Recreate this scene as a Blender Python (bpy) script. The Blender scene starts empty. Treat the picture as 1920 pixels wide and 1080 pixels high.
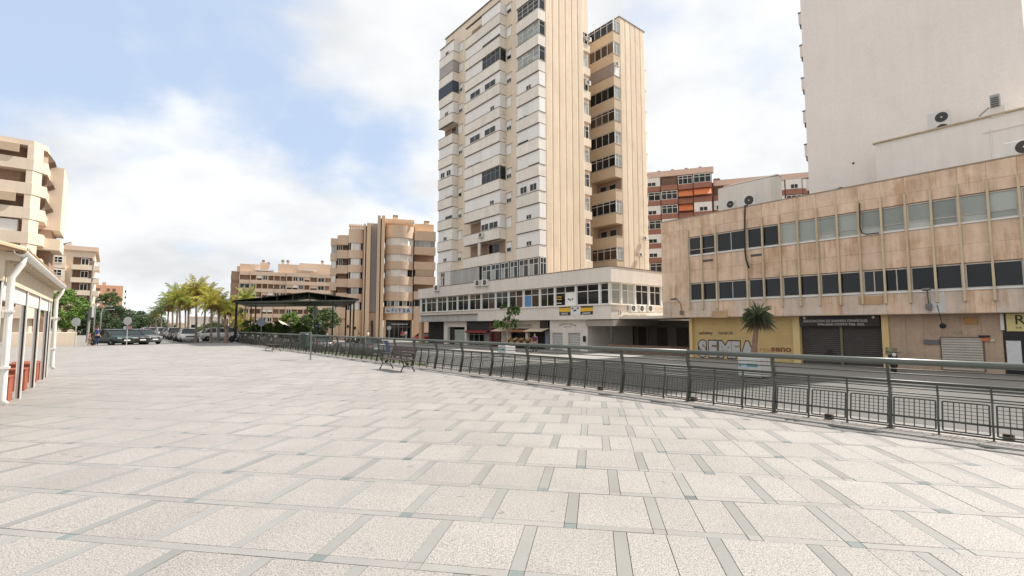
import bpy, math, random
from mathutils import Vector, Matrix
random.seed(7)
R = math.radians
scene = bpy.context.scene
col = scene.collection

# ------------------------------------------------------------------ camera
F = 920.0; CX = 960.0; CY = 540.0; CAMH = 1.65
PITCH = math.atan(72.0 / F)
cam_d = bpy.data.cameras.new('camera'); cam = bpy.data.objects.new('camera', cam_d); col.objects.link(cam)
cam_d.sensor_width = 36; cam_d.lens = 36 * F / 1920; cam_d.clip_start = 0.05; cam_d.clip_end = 3000
cam.location = (0, 0, CAMH); cam.rotation_euler = (R(90) + PITCH, 0, 0)
scene.camera = cam

# ------------------------------------------------------------------ light
SUN_AZ = R(24); SUN_EL = R(54)          # azimuth from +X towards +Y
SUN_DIR = Vector((math.cos(SUN_AZ) * math.cos(SUN_EL), math.sin(SUN_AZ) * math.cos(SUN_EL), math.sin(SUN_EL)))
sd = bpy.data.lights.new('sun', 'SUN'); sd.energy = 3.3; sd.angle = R(0.9); sd.color = (1, .955, .89)
so = bpy.data.objects.new('sun', sd); col.objects.link(so)
so.rotation_euler = SUN_DIR.to_track_quat('Z', 'Y').to_euler(); so.location = (40, 20, 80)

def pxdir(px, py):
    dx = (px - CX) / F; dy = (CY - py) / F
    c, s = math.cos(PITCH), math.sin(PITCH)
    return Vector((dx, c - s * dy, s + c * dy))

w = bpy.data.worlds.new('World'); scene.world = w; w.use_nodes = True
nt = w.node_tree; N = nt.nodes; Lk = nt.links; N.clear()
def nn(t, **k):
    n = N.new(t)
    for a, b in k.items(): setattr(n, a, b)
    return n
def wmath(op, a, b=None, clamp=False):
    m = nn('ShaderNodeMath', operation=op); m.use_clamp = clamp
    for i, x in enumerate((a, b)):
        if x is None: continue
        if isinstance(x, (int, float)): m.inputs[i].default_value = x
        else: Lk.new(x, m.inputs[i])
    return m.outputs[0]
sky = nn('ShaderNodeTexSky', sky_type='NISHITA', sun_disc=False)
sky.sun_elevation = SUN_EL; sky.sun_rotation = R(90) - SUN_AZ; sky.air_density = 1.0; sky.dust_density = 1.6; sky.ozone_density = 1.2
tc = nn('ShaderNodeTexCoord'); nrm = nn('ShaderNodeVectorMath', operation='NORMALIZE'); Lk.new(tc.outputs['Generated'], nrm.inputs[0])
sep = nn('ShaderNodeSeparateXYZ'); Lk.new(nrm.outputs[0], sep.inputs[0])
zz = wmath('ADD', wmath('MAXIMUM', sep.outputs[2], 0.0), 0.34)
cmb = nn('ShaderNodeCombineXYZ'); Lk.new(wmath('DIVIDE', sep.outputs[0], zz), cmb.inputs[0]); Lk.new(wmath('DIVIDE', sep.outputs[1], zz), cmb.inputs[1])
def wnoise(scale, detail, rough, dist=0.0, off=(0, 0, 0)):
    mp = nn('ShaderNodeMapping'); mp.inputs['Location'].default_value = off; Lk.new(cmb.outputs[0], mp.inputs[0])
    n = nn('ShaderNodeTexNoise'); n.inputs['Scale'].default_value = scale; n.inputs['Detail'].default_value = detail
    n.inputs['Roughness'].default_value = rough; n.inputs['Distortion'].default_value = dist
    Lk.new(mp.outputs[0], n.inputs['Vector']); return n.outputs[0]
n1 = wnoise(1.5, 9, .56, .35, (3.1, 1.7, 0)); n2 = wnoise(4.5, 6, .55, .2, (8, 2, 0))
cover = wmath('ADD', wmath('MULTIPLY', n1, 1.15), wmath('MULTIPLY', n2, .42))
gap = None
for (px, py, sharp, amt) in ((30, 0, 50, .52), (190, 50, 55, .54), (340, 90, 60, .54), (470, 150, 70, .52), (585, 220, 95, .50), (690, 268, 180, .42), (250, 150, 110, .46), (-220, -80, 22, .45), (380, -160, 34, .45), (1195, 35, 400, .25), (780, 250, 400, .25)):
    d = pxdir(px, py).normalized()
    dt = nn('ShaderNodeVectorMath', operation='DOT_PRODUCT'); Lk.new(nrm.outputs[0], dt.inputs[0]); dt.inputs[1].default_value = d
    g = wmath('MULTIPLY', wmath('POWER', wmath('MAXIMUM', dt.outputs['Value'], 0.0), sharp * 1.0), amt)
    gap = g if gap is None else wmath('MAXIMUM', gap, g)
cover = wmath('SUBTRACT', cover, gap)
for (px, py, sharp, amt) in ((335, 190, 2500, .16), (640, 110, 120, .12)):
    dt = nn('ShaderNodeVectorMath', operation='DOT_PRODUCT'); Lk.new(nrm.outputs[0], dt.inputs[0]); dt.inputs[1].default_value = pxdir(px, py).normalized()
    cover = wmath('ADD', cover, wmath('MULTIPLY', wmath('POWER', wmath('MAXIMUM', dt.outputs['Value'], 0.0), sharp), amt))
rmp = nn('ShaderNodeMapRange'); rmp.interpolation_type = 'SMOOTHSTEP'; rmp.inputs['From Min'].default_value = .36; rmp.inputs['From Max'].default_value = .72
Lk.new(cover, rmp.inputs['Value'])
n3 = wnoise(2.2, 6, .55, .1, (1, 7, 0))
shade = nn('ShaderNodeMapRange'); shade.inputs['From Min'].default_value = .3; shade.inputs['From Max'].default_value = .72
shade.inputs['To Min'].default_value = 4.9; shade.inputs['To Max'].default_value = 7.0; Lk.new(n3, shade.inputs['Value'])
ccol = nn('ShaderNodeVectorMath', operation='SCALE'); ccol.inputs[0].default_value = (.97, .985, 1.0); Lk.new(shade.outputs[0], ccol.inputs['Scale'])
skyv = nn('ShaderNodeMixRGB', blend_type='MIX'); skyv.inputs[0].default_value = .78; Lk.new(sky.outputs[0], skyv.inputs[1]); skyv.inputs[2].default_value = (3.75, 4.55, 5.9, 1)
mx = nn('ShaderNodeMixRGB'); Lk.new(rmp.outputs[0], mx.inputs[0]); Lk.new(skyv.outputs[0], mx.inputs[1]); Lk.new(ccol.outputs[0], mx.inputs[2])
bg = nn('ShaderNodeBackground'); bg.inputs[1].default_value = 0.072; Lk.new(mx.outputs[0], bg.inputs[0])
wo = nn('ShaderNodeOutputWorld'); Lk.new(bg.outputs[0], wo.inputs[0])

scene.view_settings.view_transform = 'Standard'; scene.view_settings.look = 'None'
scene.view_settings.exposure = 1.24; scene.view_settings.gamma = 1; scene.view_settings.use_curve_mapping = False

# ------------------------------------------------------------------ frames
TH = math.atan(753.0 / F * math.cos(PITCH))
U = Vector((-math.sin(TH), math.cos(TH), 0)); V = Vector((math.cos(TH), math.sin(TH), 0))
CAMP = Vector((0, 0, CAMH))
class Frame:
    def __init__(s, o, a, b): s.o = Vector((o[0], o[1], 0)); s.a = Vector(a); s.b = Vector(b)
    def P(s, a, b, c): return s.o + s.a * a + s.b * b + Vector((0, 0, c))
    def px(s, px, py, b=0.0):           # pixel -> (a, z) on the plane b
        d = pxdir(px, py); t = (b - (CAMP - s.o).dot(s.b)) / d.dot(s.b); q = CAMP + d * t
        return (q - s.o).dot(s.a), q.z
    def pxa(s, px, py, a=0.0):          # pixel -> (b, z) on the plane a
        d = pxdir(px, py); t = (a - (CAMP - s.o).dot(s.a)) / d.dot(s.a); q = CAMP + d * t
        return (q - s.o).dot(s.b), q.z
UV = Frame((0, 0), U, V)
WORLD = Frame((0, 0), (1, 0, 0), (0, 1, 0))
def ground_px(px, py, z=0.0):
    d = pxdir(px, py); t = (z - CAMH) / d.z; q = CAMP + d * t; return Vector((q.x, q.y, z))
def at_y(px, Y, z=0.0): return Vector(((px - CX) / F * Y * 1.003, Y, z))
def zpx(py, Y):                                 # height of a pixel row on things at distance Y
    d = pxdir(CX, py); return CAMH + d.z / d.y * Y
def yaw_frame(o, ang): return Frame(o, (math.cos(ang), math.sin(ang), 0), (-math.sin(ang), math.cos(ang), 0))

# ------------------------------------------------------------------ materials
MATS = {}
def mat(name, base=(.5, .5, .5), rough=.8, metal=0.0, var=.08, scale=2.0, fine=0.0, fscale=60.0, streak=0.0, stain=0.0, staincol=(.3, .15, .06), tint=0.0, bump=0.0, bscale=40.0, spec=.4, island=False, stscale=.5, speck=0.0, spscale=75.0, drip=0.0, dripcol=(.36, .17, .07)):
    if name in MATS: return MATS[name]
    m = bpy.data.materials.new(name); m.use_nodes = True; t = m.node_tree; ns = t.nodes; lk = t.links
    b = ns['Principled BSDF']; b.inputs['Roughness'].default_value = rough; b.inputs['Metallic'].default_value = metal
    b.inputs['Specular IOR Level'].default_value = spec
    g = ns.new('ShaderNodeNewGeometry'); pos = g.outputs['Position']
    def noise(sc, det=5, stretch=None, rg=.6):
        v = pos
        if stretch:
            mp = ns.new('ShaderNodeMapping'); mp.inputs['Scale'].default_value = stretch; lk.new(pos, mp.inputs[0]); v = mp.outputs[0]
        n = ns.new('ShaderNodeTexNoise'); n.inputs['Scale'].default_value = sc; n.inputs['Detail'].default_value = det; n.inputs['Roughness'].default_value = rg
        lk.new(v, n.inputs['Vector']); return n.outputs[0]
    cur = ns.new('ShaderNodeRGB'); cur.outputs[0].default_value = (*base, 1); cur = cur.outputs[0]
    def mulfac(fac, lo, hi, f0=.25, f1=.75):
        nonlocal cur
        mr = ns.new('ShaderNodeMapRange'); mr.inputs['From Min'].default_value = f0; mr.inputs['From Max'].default_value = f1
        mr.inputs['To Min'].default_value = lo; mr.inputs['To Max'].default_value = hi; lk.new(fac, mr.inputs['Value'])
        s = ns.new('ShaderNodeVectorMath'); s.operation = 'SCALE'; lk.new(cur, s.inputs[0]); lk.new(mr.outputs[0], s.inputs['Scale']); cur = s.outputs[0]
    if var: mulfac(noise(scale), 1 - var, 1 + var)
    if fine: mulfac(noise(fscale, 3, rg=.7), 1 - fine, 1 + fine, .36, .62)
    if streak: mulfac(noise(1.0, 5, (3.2, 3.2, .22)), 1 - streak, 1 + streak * .3)
    if stain:
        f = noise(stscale, 7, (1, 1, .45), .68)
        mr = ns.new('ShaderNodeMapRange'); mr.inputs['From Min'].default_value = .5; mr.inputs['From Max'].default_value = .72; mr.inputs['To Max'].default_value = stain; lk.new(f, mr.inputs['Value'])
        mxn = ns.new('ShaderNodeMixRGB'); lk.new(mr.outputs[0], mxn.inputs[0]); lk.new(cur, mxn.inputs[1]); mxn.inputs[2].default_value = (*staincol, 1); cur = mxn.outputs[0]
    if speck:
        f = noise(spscale, 2, rg=.75); mulfac(f, 1 - speck, 1.05, .40, .50)
        f = noise(7.0, 2, rg=.5); mulfac(f, 1.0, .72, .685, .72)
    if drip:          # rain streaks running down the face
        f1 = noise(1.0, 6, (5.5, 5.5, .35), .7); f2 = noise(.7, 4)
        ml = ns.new('ShaderNodeMath'); ml.operation = 'MULTIPLY'; lk.new(f1, ml.inputs[0]); lk.new(f2, ml.inputs[1])
        mr = ns.new('ShaderNodeMapRange'); mr.inputs['From Min'].default_value = .25; mr.inputs['From Max'].default_value = .36; mr.inputs['To Max'].default_value = drip; lk.new(ml.outputs[0], mr.inputs['Value'])
        mxn = ns.new('ShaderNodeMixRGB'); lk.new(mr.outputs[0], mxn.inputs[0]); lk.new(cur, mxn.inputs[1]); mxn.inputs[2].default_value = (*dripcol, 1); cur = mxn.outputs[0]
    if tint:
        oi = ns.new('ShaderNodeObjectInfo'); f = oi.outputs['Random']
        if island:
            ad = ns.new('ShaderNodeMath'); ad.operation = 'ADD'; lk.new(f, ad.inputs[0]); lk.new(g.outputs['Random Per Island'], ad.inputs[1])
            fr = ns.new('ShaderNodeMath'); fr.operation = 'FRACT'; lk.new(ad.outputs[0], fr.inputs[0]); f = fr.outputs[0]
        mulfac(f, 1 - tint, 1 + tint, 0, 1)
    lk.new(cur, b.inputs['Base Color'])
    if bump:
        bn = ns.new('ShaderNodeBump'); bn.inputs['Strength'].default_value = bump; bn.inputs['Distance'].default_value = .01
        lk.new(noise(bscale, 4), bn.inputs['Height']); lk.new(bn.outputs[0], b.inputs['Normal'])
    MATS[name] = m; return m
def glass_mat(name, base=(.016, .018, .02), rough=.06, tint=.5, spec=.35, wav=.04):
    m = mat(name, base, rough, var=.15, scale=.8, tint=tint, spec=spec, bump=wav, bscale=1.6); return m
def clear_glass(name):
    if name in MATS: return MATS[name]
    m = bpy.data.materials.new(name); m.use_nodes = True; t = m.node_tree; ns = t.nodes; ns.clear()
    o = ns.new('ShaderNodeOutputMaterial'); tr = ns.new('ShaderNodeBsdfTransparent'); tr.inputs[0].default_value = (.9, .93, .92, 1)
    gl = ns.new('ShaderNodeBsdfGlossy'); gl.inputs['Roughness'].default_value = .02; fr = ns.new('ShaderNodeFresnel'); fr.inputs[0].default_value = 1.52
    mxs = ns.new('ShaderNodeMixShader'); t.links.new(fr.outputs[0], mxs.inputs[0]); t.links.new(tr.outputs[0], mxs.inputs[1]); t.links.new(gl.outputs[0], mxs.inputs[2]); t.links.new(mxs.outputs[0], o.inputs[0])
    MATS[name] = m; return m

# ------------------------------------------------------------------ mesh builder
ORG = {}
def org(o): return ORG.get(o.name, Vector((0, 0, 0))) if o else Vector((0, 0, 0))
class MB:
    def __init__(s, fr=WORLD): s.v = []; s.f = []; s.fr = fr
    def p(s, a, b, c): s.v.append(s.fr.P(a, b, c)); return len(s.v) - 1
    def quad(s, *pts):
        ids = [s.p(*q) for q in pts]; s.f.append(ids); return s
    def box(s, a0, a1, b0, b1, c0, c1):
        i = len(s.v)
        for c in (c0, c1):
            for (a, b) in ((a0, b0), (a1, b0), (a1, b1), (a0, b1)): s.p(a, b, c)
        for q in ((0, 3, 2, 1), (4, 5, 6, 7), (0, 1, 5, 4), (1, 2, 6, 5), (2, 3, 7, 6), (3, 0, 4, 7)): s.f.append([i + k for k in q])
        return s
    def bbox(s, a0, a1, b0, b1, c0, c1, e=.02):       # box with a chamfered top edge
        i = len(s.v)
        for (k, c) in ((0, c0), (0, c1 - e), (e, c1)):
            for (a, b) in ((a0 + k, b0 + k), (a1 - k, b0 + k), (a1 - k, b1 - k), (a0 + k, b1 - k)): s.p(a, b, c)
        for r in (0, 4):
            for k in range(4): s.f.append([i + r + k, i + r + (k + 1) % 4, i + r + 4 + (k + 1) % 4, i + r + 4 + k])
        s.f.append([i + 8, i + 9, i + 10, i + 11]); s.f.append([i + 3, i + 2, i + 1, i]); return s
    def prism(s, poly, c0, c1):
        i = len(s.v); n = len(poly)
        for c in (c0, c1):
            for (a, b) in poly: s.p(a, b, c)
        s.f.append([i + k for k in range(n)][::-1]); s.f.append([i + n + k for k in range(n)])
        for k in range(n): s.f.append([i + k, i + (k + 1) % n, i + n + (k + 1) % n, i + n + k])
        return s
    def extr(s, poly, a0, a1):                        # polygon in (b, c), extruded along a
        i = len(s.v); n = len(poly)
        for a in (a0, a1):
            for (b, c) in poly: s.p(a, b, c)
        s.f.append([i + k for k in range(n)]); s.f.append([i + n + k for k in range(n)][::-1])
        for k in range(n): s.f.append([i + k, i + n + k, i + n + (k + 1) % n, i + (k + 1) % n])
        return s
    def extb(s, poly, b0, b1):                        # polygon in (a, c), extruded along b
        i = len(s.v); n = len(poly)
        for b in (b0, b1):
            for (a, c) in poly: s.p(a, b, c)
        s.f.append([i + k for k in range(n)]); s.f.append([i + n + k for k in range(n)][::-1])
        for k in range(n): s.f.append([i + k, i + n + k, i + n + (k + 1) % n, i + (k + 1) % n])
        return s
    def tube(s, pts, r, seg=8, cap=True):
        pts = [Vector(q) for q in pts]; rs = r if isinstance(r, (list, tuple)) else [r] * len(pts)
        i = len(s.v); n = len(pts); ref = None
        for k in range(n):
            t = (pts[min(k + 1, n - 1)] - pts[max(k - 1, 0)]).normalized()
            if ref is None: ref = Vector((0, 0, 1)) if abs(t.z) < .9 else Vector((1, 0, 0))
            x = t.cross(ref).normalized(); y = x.cross(t).normalized(); ref = y
            for j in range(seg):
                an = 2 * math.pi * j / seg; q = pts[k] + x * math.cos(an) * rs[k] + y * math.sin(an) * rs[k]; s.p(*q)
        for k in range(n - 1):
            for j in range(seg): s.f.append([i + k * seg + j, i + k * seg + (j + 1) % seg, i + (k + 1) * seg + (j + 1) % seg, i + (k + 1) * seg + j])
        if cap:
            s.f.append([i + j for j in range(seg)][::-1]); s.f.append([i + (n - 1) * seg + j for j in range(seg)])
        return s
    def lathe(s, ctr, prof, seg=12, axis='c', arc=(0, 2 * math.pi)):  # prof: (radius, height)
        i = len(s.v); n = len(prof)
        for (r, h) in prof:
            for j in range(seg):
                an = 2 * math.pi * j / seg; x, y = r * math.cos(an), r * math.sin(an)
                if axis == 'c': s.p(ctr[0] + x, ctr[1] + y, ctr[2] + h)
                elif axis == 'b': s.p(ctr[0] + x, ctr[1] + h, ctr[2] + y)
                else: s.p(ctr[0] + h, ctr[1] + x, ctr[2] + y)
        for k in range(n - 1):
            for j in range(seg): s.f.append([i + k * seg + j, i + k * seg + (j + 1) % seg, i + (k + 1) * seg + (j + 1) % seg, i + (k + 1) * seg + j])
        s.f.append([i + j for j in range(seg)][::-1]); s.f.append([i + (n - 1) * seg + j for j in range(seg)])
        return s
    def mesh(s, name, m, o=Vector((0, 0, 0)), smooth=False):
        me = bpy.data.meshes.new(name); me.from_pydata([tuple(q - o) for q in s.v], [], s.f); me.materials.append(m)
        if smooth: me.shade_smooth()
        return me
    def build(s, name, m, parent=None, smooth=False, loc=None):
        o = org(parent)
        if loc is not None: o = Vector(loc)
        ob = bpy.data.objects.new(name, s.mesh(name, m, o, smooth)); col.objects.link(ob)
        if parent: ob.parent = parent
        elif loc is not None: ob.location = loc
        ORG[ob.name] = o
        return ob
def tag(o, label=None, cat=None, group=None, kind=None):
    if label: o['label'] = label
    if cat: o['category'] = cat
    if group: o['group'] = group
    if kind: o['kind'] = kind
    return o
def thing(name, label, cat, loc=(0, 0, 0), group=None):
    o = bpy.data.objects.new(name, None); col.objects.link(o); o.location = loc; o.empty_display_size = .3
    ORG[o.name] = Vector(loc); return tag(o, label, cat, group)
def inst(me, name, parent=None, loc=(0, 0, 0), rz=0.0, sc=None):
    o = bpy.data.objects.new(name, me); col.objects.link(o); o.parent = parent; o.location = loc; o.rotation_euler = (0, 0, rz)
    if sc: o.scale = sc if isinstance(sc, (tuple, list)) else (sc,) * 3
    return o
def copy_tree(o, parent=None):
    c = o.copy(); col.objects.link(c); c.parent = parent
    for ch in o.children: copy_tree(ch, c)
    return c
ORD = ['first', 'second', 'third', 'fourth', 'fifth', 'sixth', 'seventh', 'eighth', 'ninth', 'tenth', 'eleventh', 'twelfth', 'thirteenth', 'fourteenth', 'fifteenth', 'sixteenth', 'seventeenth', 'eighteenth']

# shared materials
CREAM = mat('cream_render', (.75, .635, .50), .85, var=.07, scale=.35, fine=.05, streak=.10, stain=.12, staincol=(.42, .30, .2))
CREAMW = mat('pale_render', (.73, .665, .59), .85, var=.06, scale=.3, fine=.04, streak=.10, stain=.18, staincol=(.45, .38, .31))
PANEL = mat('white_shutter', (.79, .76, .72), .6, var=.03, scale=.5, streak=.05, tint=.06)
WFRAME = mat('white_frame', (.74, .73, .70), .5, var=.04, scale=1, tint=.04)
GFRAME = mat('grey_frame', (.34, .34, .33), .5, var=.06)
DGLASS = glass_mat('dark_glass'); CGLASS = glass_mat('curtained_glass', (.33, .35, .32), .12, .25)
BGLASS = glass_mat('brown_glass', (.09, .06, .045), .1, .5)
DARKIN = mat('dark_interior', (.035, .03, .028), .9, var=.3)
LEDGE = mat('dark_ledge', (.18, .14, .115), .8, var=.2)  # also colours the painted shadow lines around the tower blinds
ACW = mat('appliance_white', (.66, .64, .6), .5, var=.05, streak=.06)
ACD = mat('fan_dark', (.05, .045, .042), .6, var=.2)

def windowgrid(fr, parent, a0, a1, z0, z1, b, nx=2, rows=(0.0, 1.0), fm=None, pm=None, t=.06, d=.06, name='window', pms=None):
    """framed window on plane b facing -b; panes are its sub-parts"""
    fm = fm or WFRAME; pm = pm or DGLASS
    m = MB(fr)
    m.box(a0, a0 + t, b - d, b, z0, z1); m.box(a1 - t, a1, b - d, b, z0, z1); m.box(a0 + t, a1 - t, b - d, b, z0, z0 + t); m.box(a0 + t, a1 - t, b - d, b, z1 - t, z1)
    wd = (a1 - a0) / nx
    for i in range(1, nx): m.box(a0 + i * wd - t * .45, a0 + i * wd + t * .45, b - d * .9, b, z0 + t, z1 - t)
    zs = [z0 + (z1 - z0) * r for r in rows]
    for zr in zs[1:-1]:
        for i in range(nx): m.box(a0 + i * wd + t, a0 + (i + 1) * wd - t, b - d * .85, b, zr - t * .4, zr + t * .4)
    w_ = m.build(name, fm, parent); k = 0
    for i in range(nx):
        for j in range(len(zs) - 1):
            q = MB(fr).box(a0 + i * wd + t * .4, a0 + (i + 1) * wd - t * .4, b - d * .4, b - .004, zs[j] + t * .4, zs[j + 1] - t * .4)
            q.build('pane', (pms[k % len(pms)] if pms else pm), w_); k += 1
    return w_
def sidewin(fr, parent, a, b0, b1, z0, z1, nx=1, rows=(0, 1), fm=None, pm=None, t=.06, d=.05, name='window'):
    f2 = Frame(fr.o, fr.b, fr.a)       # swap axes: plane 'a' facing -a
    return windowgrid(f2, parent, b0, b1, z0, z1, a, nx, rows, fm, pm, t, d, name)

def ac_unit(fr, a, b, z, label, s=1.0, double=False, side=False, group='air conditioner units', bracket=True):
    """outdoor unit, its fan towards -b of the frame; (a, b) centre of the front, z its bottom"""
    f = Frame(fr.P(a, b, 0), fr.b, fr.a) if side else Frame(fr.P(a, b, 0), fr.a, fr.b)
    r = thing('air_conditioner', label, 'air conditioner', f.P(0, 0, z), group)
    h = 1.25 if double else .6
    m = MB(f); m.bbox(-.42 * s, .42 * s, 0, .32 * s, z, z + h * s, .02); bd = m.build('casing', ACW, r)
    for k in range(2 if double else 1):
        zc = z + (.32 + k * .6) * s
        MB(f).lathe((-.12 * s, -.012, zc), ((.25 * s, 0), (.25 * s, .016)), 18, 'b').build('fan_grille', ACD, r)
        MB(f).lathe((-.12 * s, -.03, zc), ((.035 * s, 0), (.04 * s, .017)), 10, 'b').build('fan_hub', ACW, r)
    if bracket:
        m = MB(f); m.box(-.36 * s, -.32 * s, 0, .34 * s, z - .05, z); m.box(.32 * s, .36 * s, 0, .34 * s, z - .05, z); m.build('bracket', GFRAME, r)
    return r

def text_mesh(txt, size, m, name, parent, fr, a, b, z, flip=True, extrude=.01, sx=1.0, bold=0.0, align='LEFT', rot=0.0):
    """lettering on plane b, read from the -b side; reading direction is -a when flip"""
    cu = bpy.data.curves.new('lettering', 'FONT'); cu.body = txt; cu.size = size; cu.extrude = extrude; cu.offset = bold; cu.align_x = align; cu.resolution_u = 3
    ob = bpy.data.objects.new('lettering_tmp', cu); col.objects.link(ob)
    me = bpy.data.meshes.new_from_object(ob); bpy.data.objects.remove(ob); bpy.data.curves.remove(cu)
    sg = -1 if flip else 1; cr, sr = math.cos(rot), math.sin(rot); o = org(parent)
    for v in me.vertices:
        x, y, zz_ = v.co.x * sx, v.co.y, v.co.z
        v.co = fr.P(a + sg * (x * cr - y * sr), b - zz_, z + x * sr + y * cr) - o
    me.materials.clear(); me.materials.append(m)
    ob = bpy.data.objects.new(name, me); col.objects.link(ob); ob.parent = parent; ORG[ob.name] = o
    return ob
# ================================================================== ground, street, plaza
# railing line (parallel to U): base pixels of the posts on the plaza level
RP = [ground_px(x, y, 0.0) for x, y in ((921.7, 705), (988.5, 714), (1067, 724.7), (1166, 738), (1289, 754), (1451, 775), (1669, 804))]
RV = sum(p.dot(V) for p in RP) / len(RP)                # railing's v
RU = [p.dot(U) for p in RP]; BAY = (RU[0] - RU[-1]) / 6; RU0 = RU[-1]
UEND = 56.0
def ss(a, b, x):
    t = max(0, min(1, (x - a) / (b - a))); return t * t * (3 - 2 * t)
def ground_z(u, v):
    s = v + max(0, min(1, (60 - u) / 15)) * 12
    return -.10 - .64 * ss(15, 24, s) - max(0, (u - 400)) * .0
mu = [-120, -60, -30, -15] + [x for x in range(0, 130, 4)] + [150, 190, 260, 400, 700, 1200, 2400]
mv = [-1600, -500, -200, -100, -60] + [x for x in range(-40, 60, 3)] + [70, 90, 120, 170, 250, 400, 800, 1600]
m = MB(UV); idx = {}
for i, a in enumerate(mu):
    for j, b in enumerate(mv): idx[i, j] = m.p(a, b, ground_z(a, b))
for i in range(len(mu) - 1):
    for j in range(len(mv) - 1): m.f.append([idx[i, j], idx[i, j + 1], idx[i + 1, j + 1], idx[i + 1, j]])
PAVEG = mat('street_paving', (.20, .19, .176), .9, var=.12, scale=.4, fine=.08, fscale=8, stain=.25, staincol=(.14, .13, .12), stscale=.3)
ASPH = mat('asphalt', (.085, .083, .08), .92, var=.15, scale=.5, fine=.15, fscale=60)
tag(m.build('ground', PAVEG), kind='structure')
# asphalt carriageway of the avenue beyond the plaza, laid just above the ground
m = MB(UV)
for (a0, a1) in ((58, 90), (90, 150), (150, 300), (300, 700)):
    m.quad((a0, -1.5, -.092), (a0, 15.0, -.092), (a1, 15.0, -.092), (a1, -1.5, -.092))
tag(m.build('road', mat('pale_asphalt', (.19, .185, .18), .9, var=.12, scale=.4, fine=.12, fscale=30)), kind='structure')
# sunken street along the railing: carriageway and pavement with kerb along the shops
m = MB(UV).quad((-30, 15.5, -.736), (-30, 25.5, -.736), (46, 25.5, -.736), (46, 15.5, -.736))
tag(m.build('road', mat('street_asphalt', (.105, .102, .096), .9, var=.14, scale=.3, fine=.12, fscale=30)), kind='structure')
PAVL = mat('pavement_tiles', (.25, .237, .217), .88, var=.1, scale=.7, fine=.08, fscale=20)
pav = tag(MB(UV).box(-30, 60, 25.9, 46, -.9, -.63).build('pavement', PAVL), kind='structure')
KERB = mat('kerb_stone', (.42, .40, .37), .85, var=.1, scale=3, fine=.08)
tag(MB(UV).box(-30, 60, 25.6, 25.88, -.9, -.615).build('kerb', KERB), kind='structure')

# ---- plaza slab: body, kerb strip under the railing and the paving pieces
GRAN = mat('granite_slab', (.295, .274, .253), .6, var=.13, scale=.4, fine=.10, fscale=30, speck=.66, spscale=95, tint=.05, island=True, stain=.42, staincol=(.20, .186, .17), stscale=.55, spec=.45)
BANDM = mat('granite_band', (.205, .202, .19), .5, var=.10, scale=1.5, fine=.10, fscale=90, tint=.10, island=True, spec=.5)
DARKM = mat('green_granite_inset', (.125, .145, .14), .45, var=.1, scale=2, fine=.1, fscale=80, tint=.22, island=True, spec=.5)
VEDGE = RV - .42
m = MB(UV); m.box(-14, UEND, -75, RV + .40, -1.0, -.022)
plaza = tag(m.build('plaza', mat('plaza_mortar', (.17, .16, .15), .9, var=.12)), kind='structure')
KST = mat('kerb_granite', (.29, .27, .245), .7, var=.08, scale=1, fine=.2, fscale=70, tint=.05)
a = -14.0; kk = 0
while a < UEND:
    MB(UV).bbox(a + .003, a + 1.197, RV - .38, RV + .38, -.021, .012, .006).build('kerb_slab', KST, plaza)
    MB(UV).box(a + .003, a + 1.197, VEDGE - .005, RV - .395, -.021, -.004).build('edge_strip', DARKM, plaza)
    a += 1.2
GA = R(9.5); Gd = Vector((math.sin(GA), math.cos(GA), 0)); Sd = Vector((math.cos(GA), -math.sin(GA), 0))
GF = Frame((0, 0), Sd, Gd)
ROW = .868; PER = .718; TB = .10; CB = .105; J = .004
g0 = GF.a  # noqa
gref = ground_px(960, 983).dot(Gd); sref = ground_px(1069, 1030).dot(Sd)
pieces = []     # (dist, kind, a0,a1,b0,b1, u, v)
def inside(q): return -13.5 < q.dot(U) < UEND - .5 and -55 < q.dot(V) < VEDGE - .02
rows = range(int((-4 - gref) / ROW) - 1, int((95) / ROW))
def addp(kind, a0, a1, b0, b1):
    c = GF.P((a0 + a1) / 2, (b0 + b1) / 2, 0)
    if c.y < -2.5 or abs(c.x) > 1.3 * max(c.y, 0) + 6: return
    qs = [GF.P(x, y, 0) for x in (a0, a1) for y in (b0, b1)]
    if c.dot(V) < -40 or c.dot(V) > VEDGE or not (-13 < c.dot(U) < UEND): return
    pieces.append((c.length, kind, a0, a1, b0, b1, min(inside(q) for q in qs)))
for r in rows:
    b0 = gref + r * ROW
    far = abs(b0) > 30
    off = sref + (PER * .5 if r % 2 else 0) + (.02 if r % 3 else -.02)
    for k in range(-95, 62):
        a0 = off + k * PER - CB / 2
        a1 = a0 + CB; a2 = a0 + PER
        zb0 = b0 + TB
        if abs(a0) > 62: continue
        # transverse band pieces: dark inset at the crossing and a long light piece
        addp(2 if (k * 7 + r * 3) % 5 < 2 else 3, a0, a1, b0, zb0)
        addp(3, a1, a2, b0, zb0)
        addp(1, a0, a1, zb0, b0 + ROW)
        if (k + r) % 2 and k > -1 and not far:
            am = (a1 + a2) / 2; addp(0, a1, am, zb0, b0 + ROW); addp(0, am, a2, zb0, b0 + ROW)
        else: addp(0, a1, a2, zb0, b0 + ROW)
def clip(poly, nv, lim):     # keep the part of a polygon with nv.p < lim
    out = []
    for i in range(len(poly)):
        p, q = poly[i], poly[(i + 1) % len(poly)]; dp, dq = p.dot(nv) - lim, q.dot(nv) - lim
        if dp <= 0: out.append(p)
        if dp * dq < 0: out.append(p + (q - p) * (dp / (dp - dq)))
    return out
pieces.sort(key=lambda x: x[0])
BAND2 = mat('pale_granite_band', (.228, .219, .204), .55, var=.08, scale=1.5, fine=.12, fscale=80, tint=.08, island=True, spec=.45)
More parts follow.
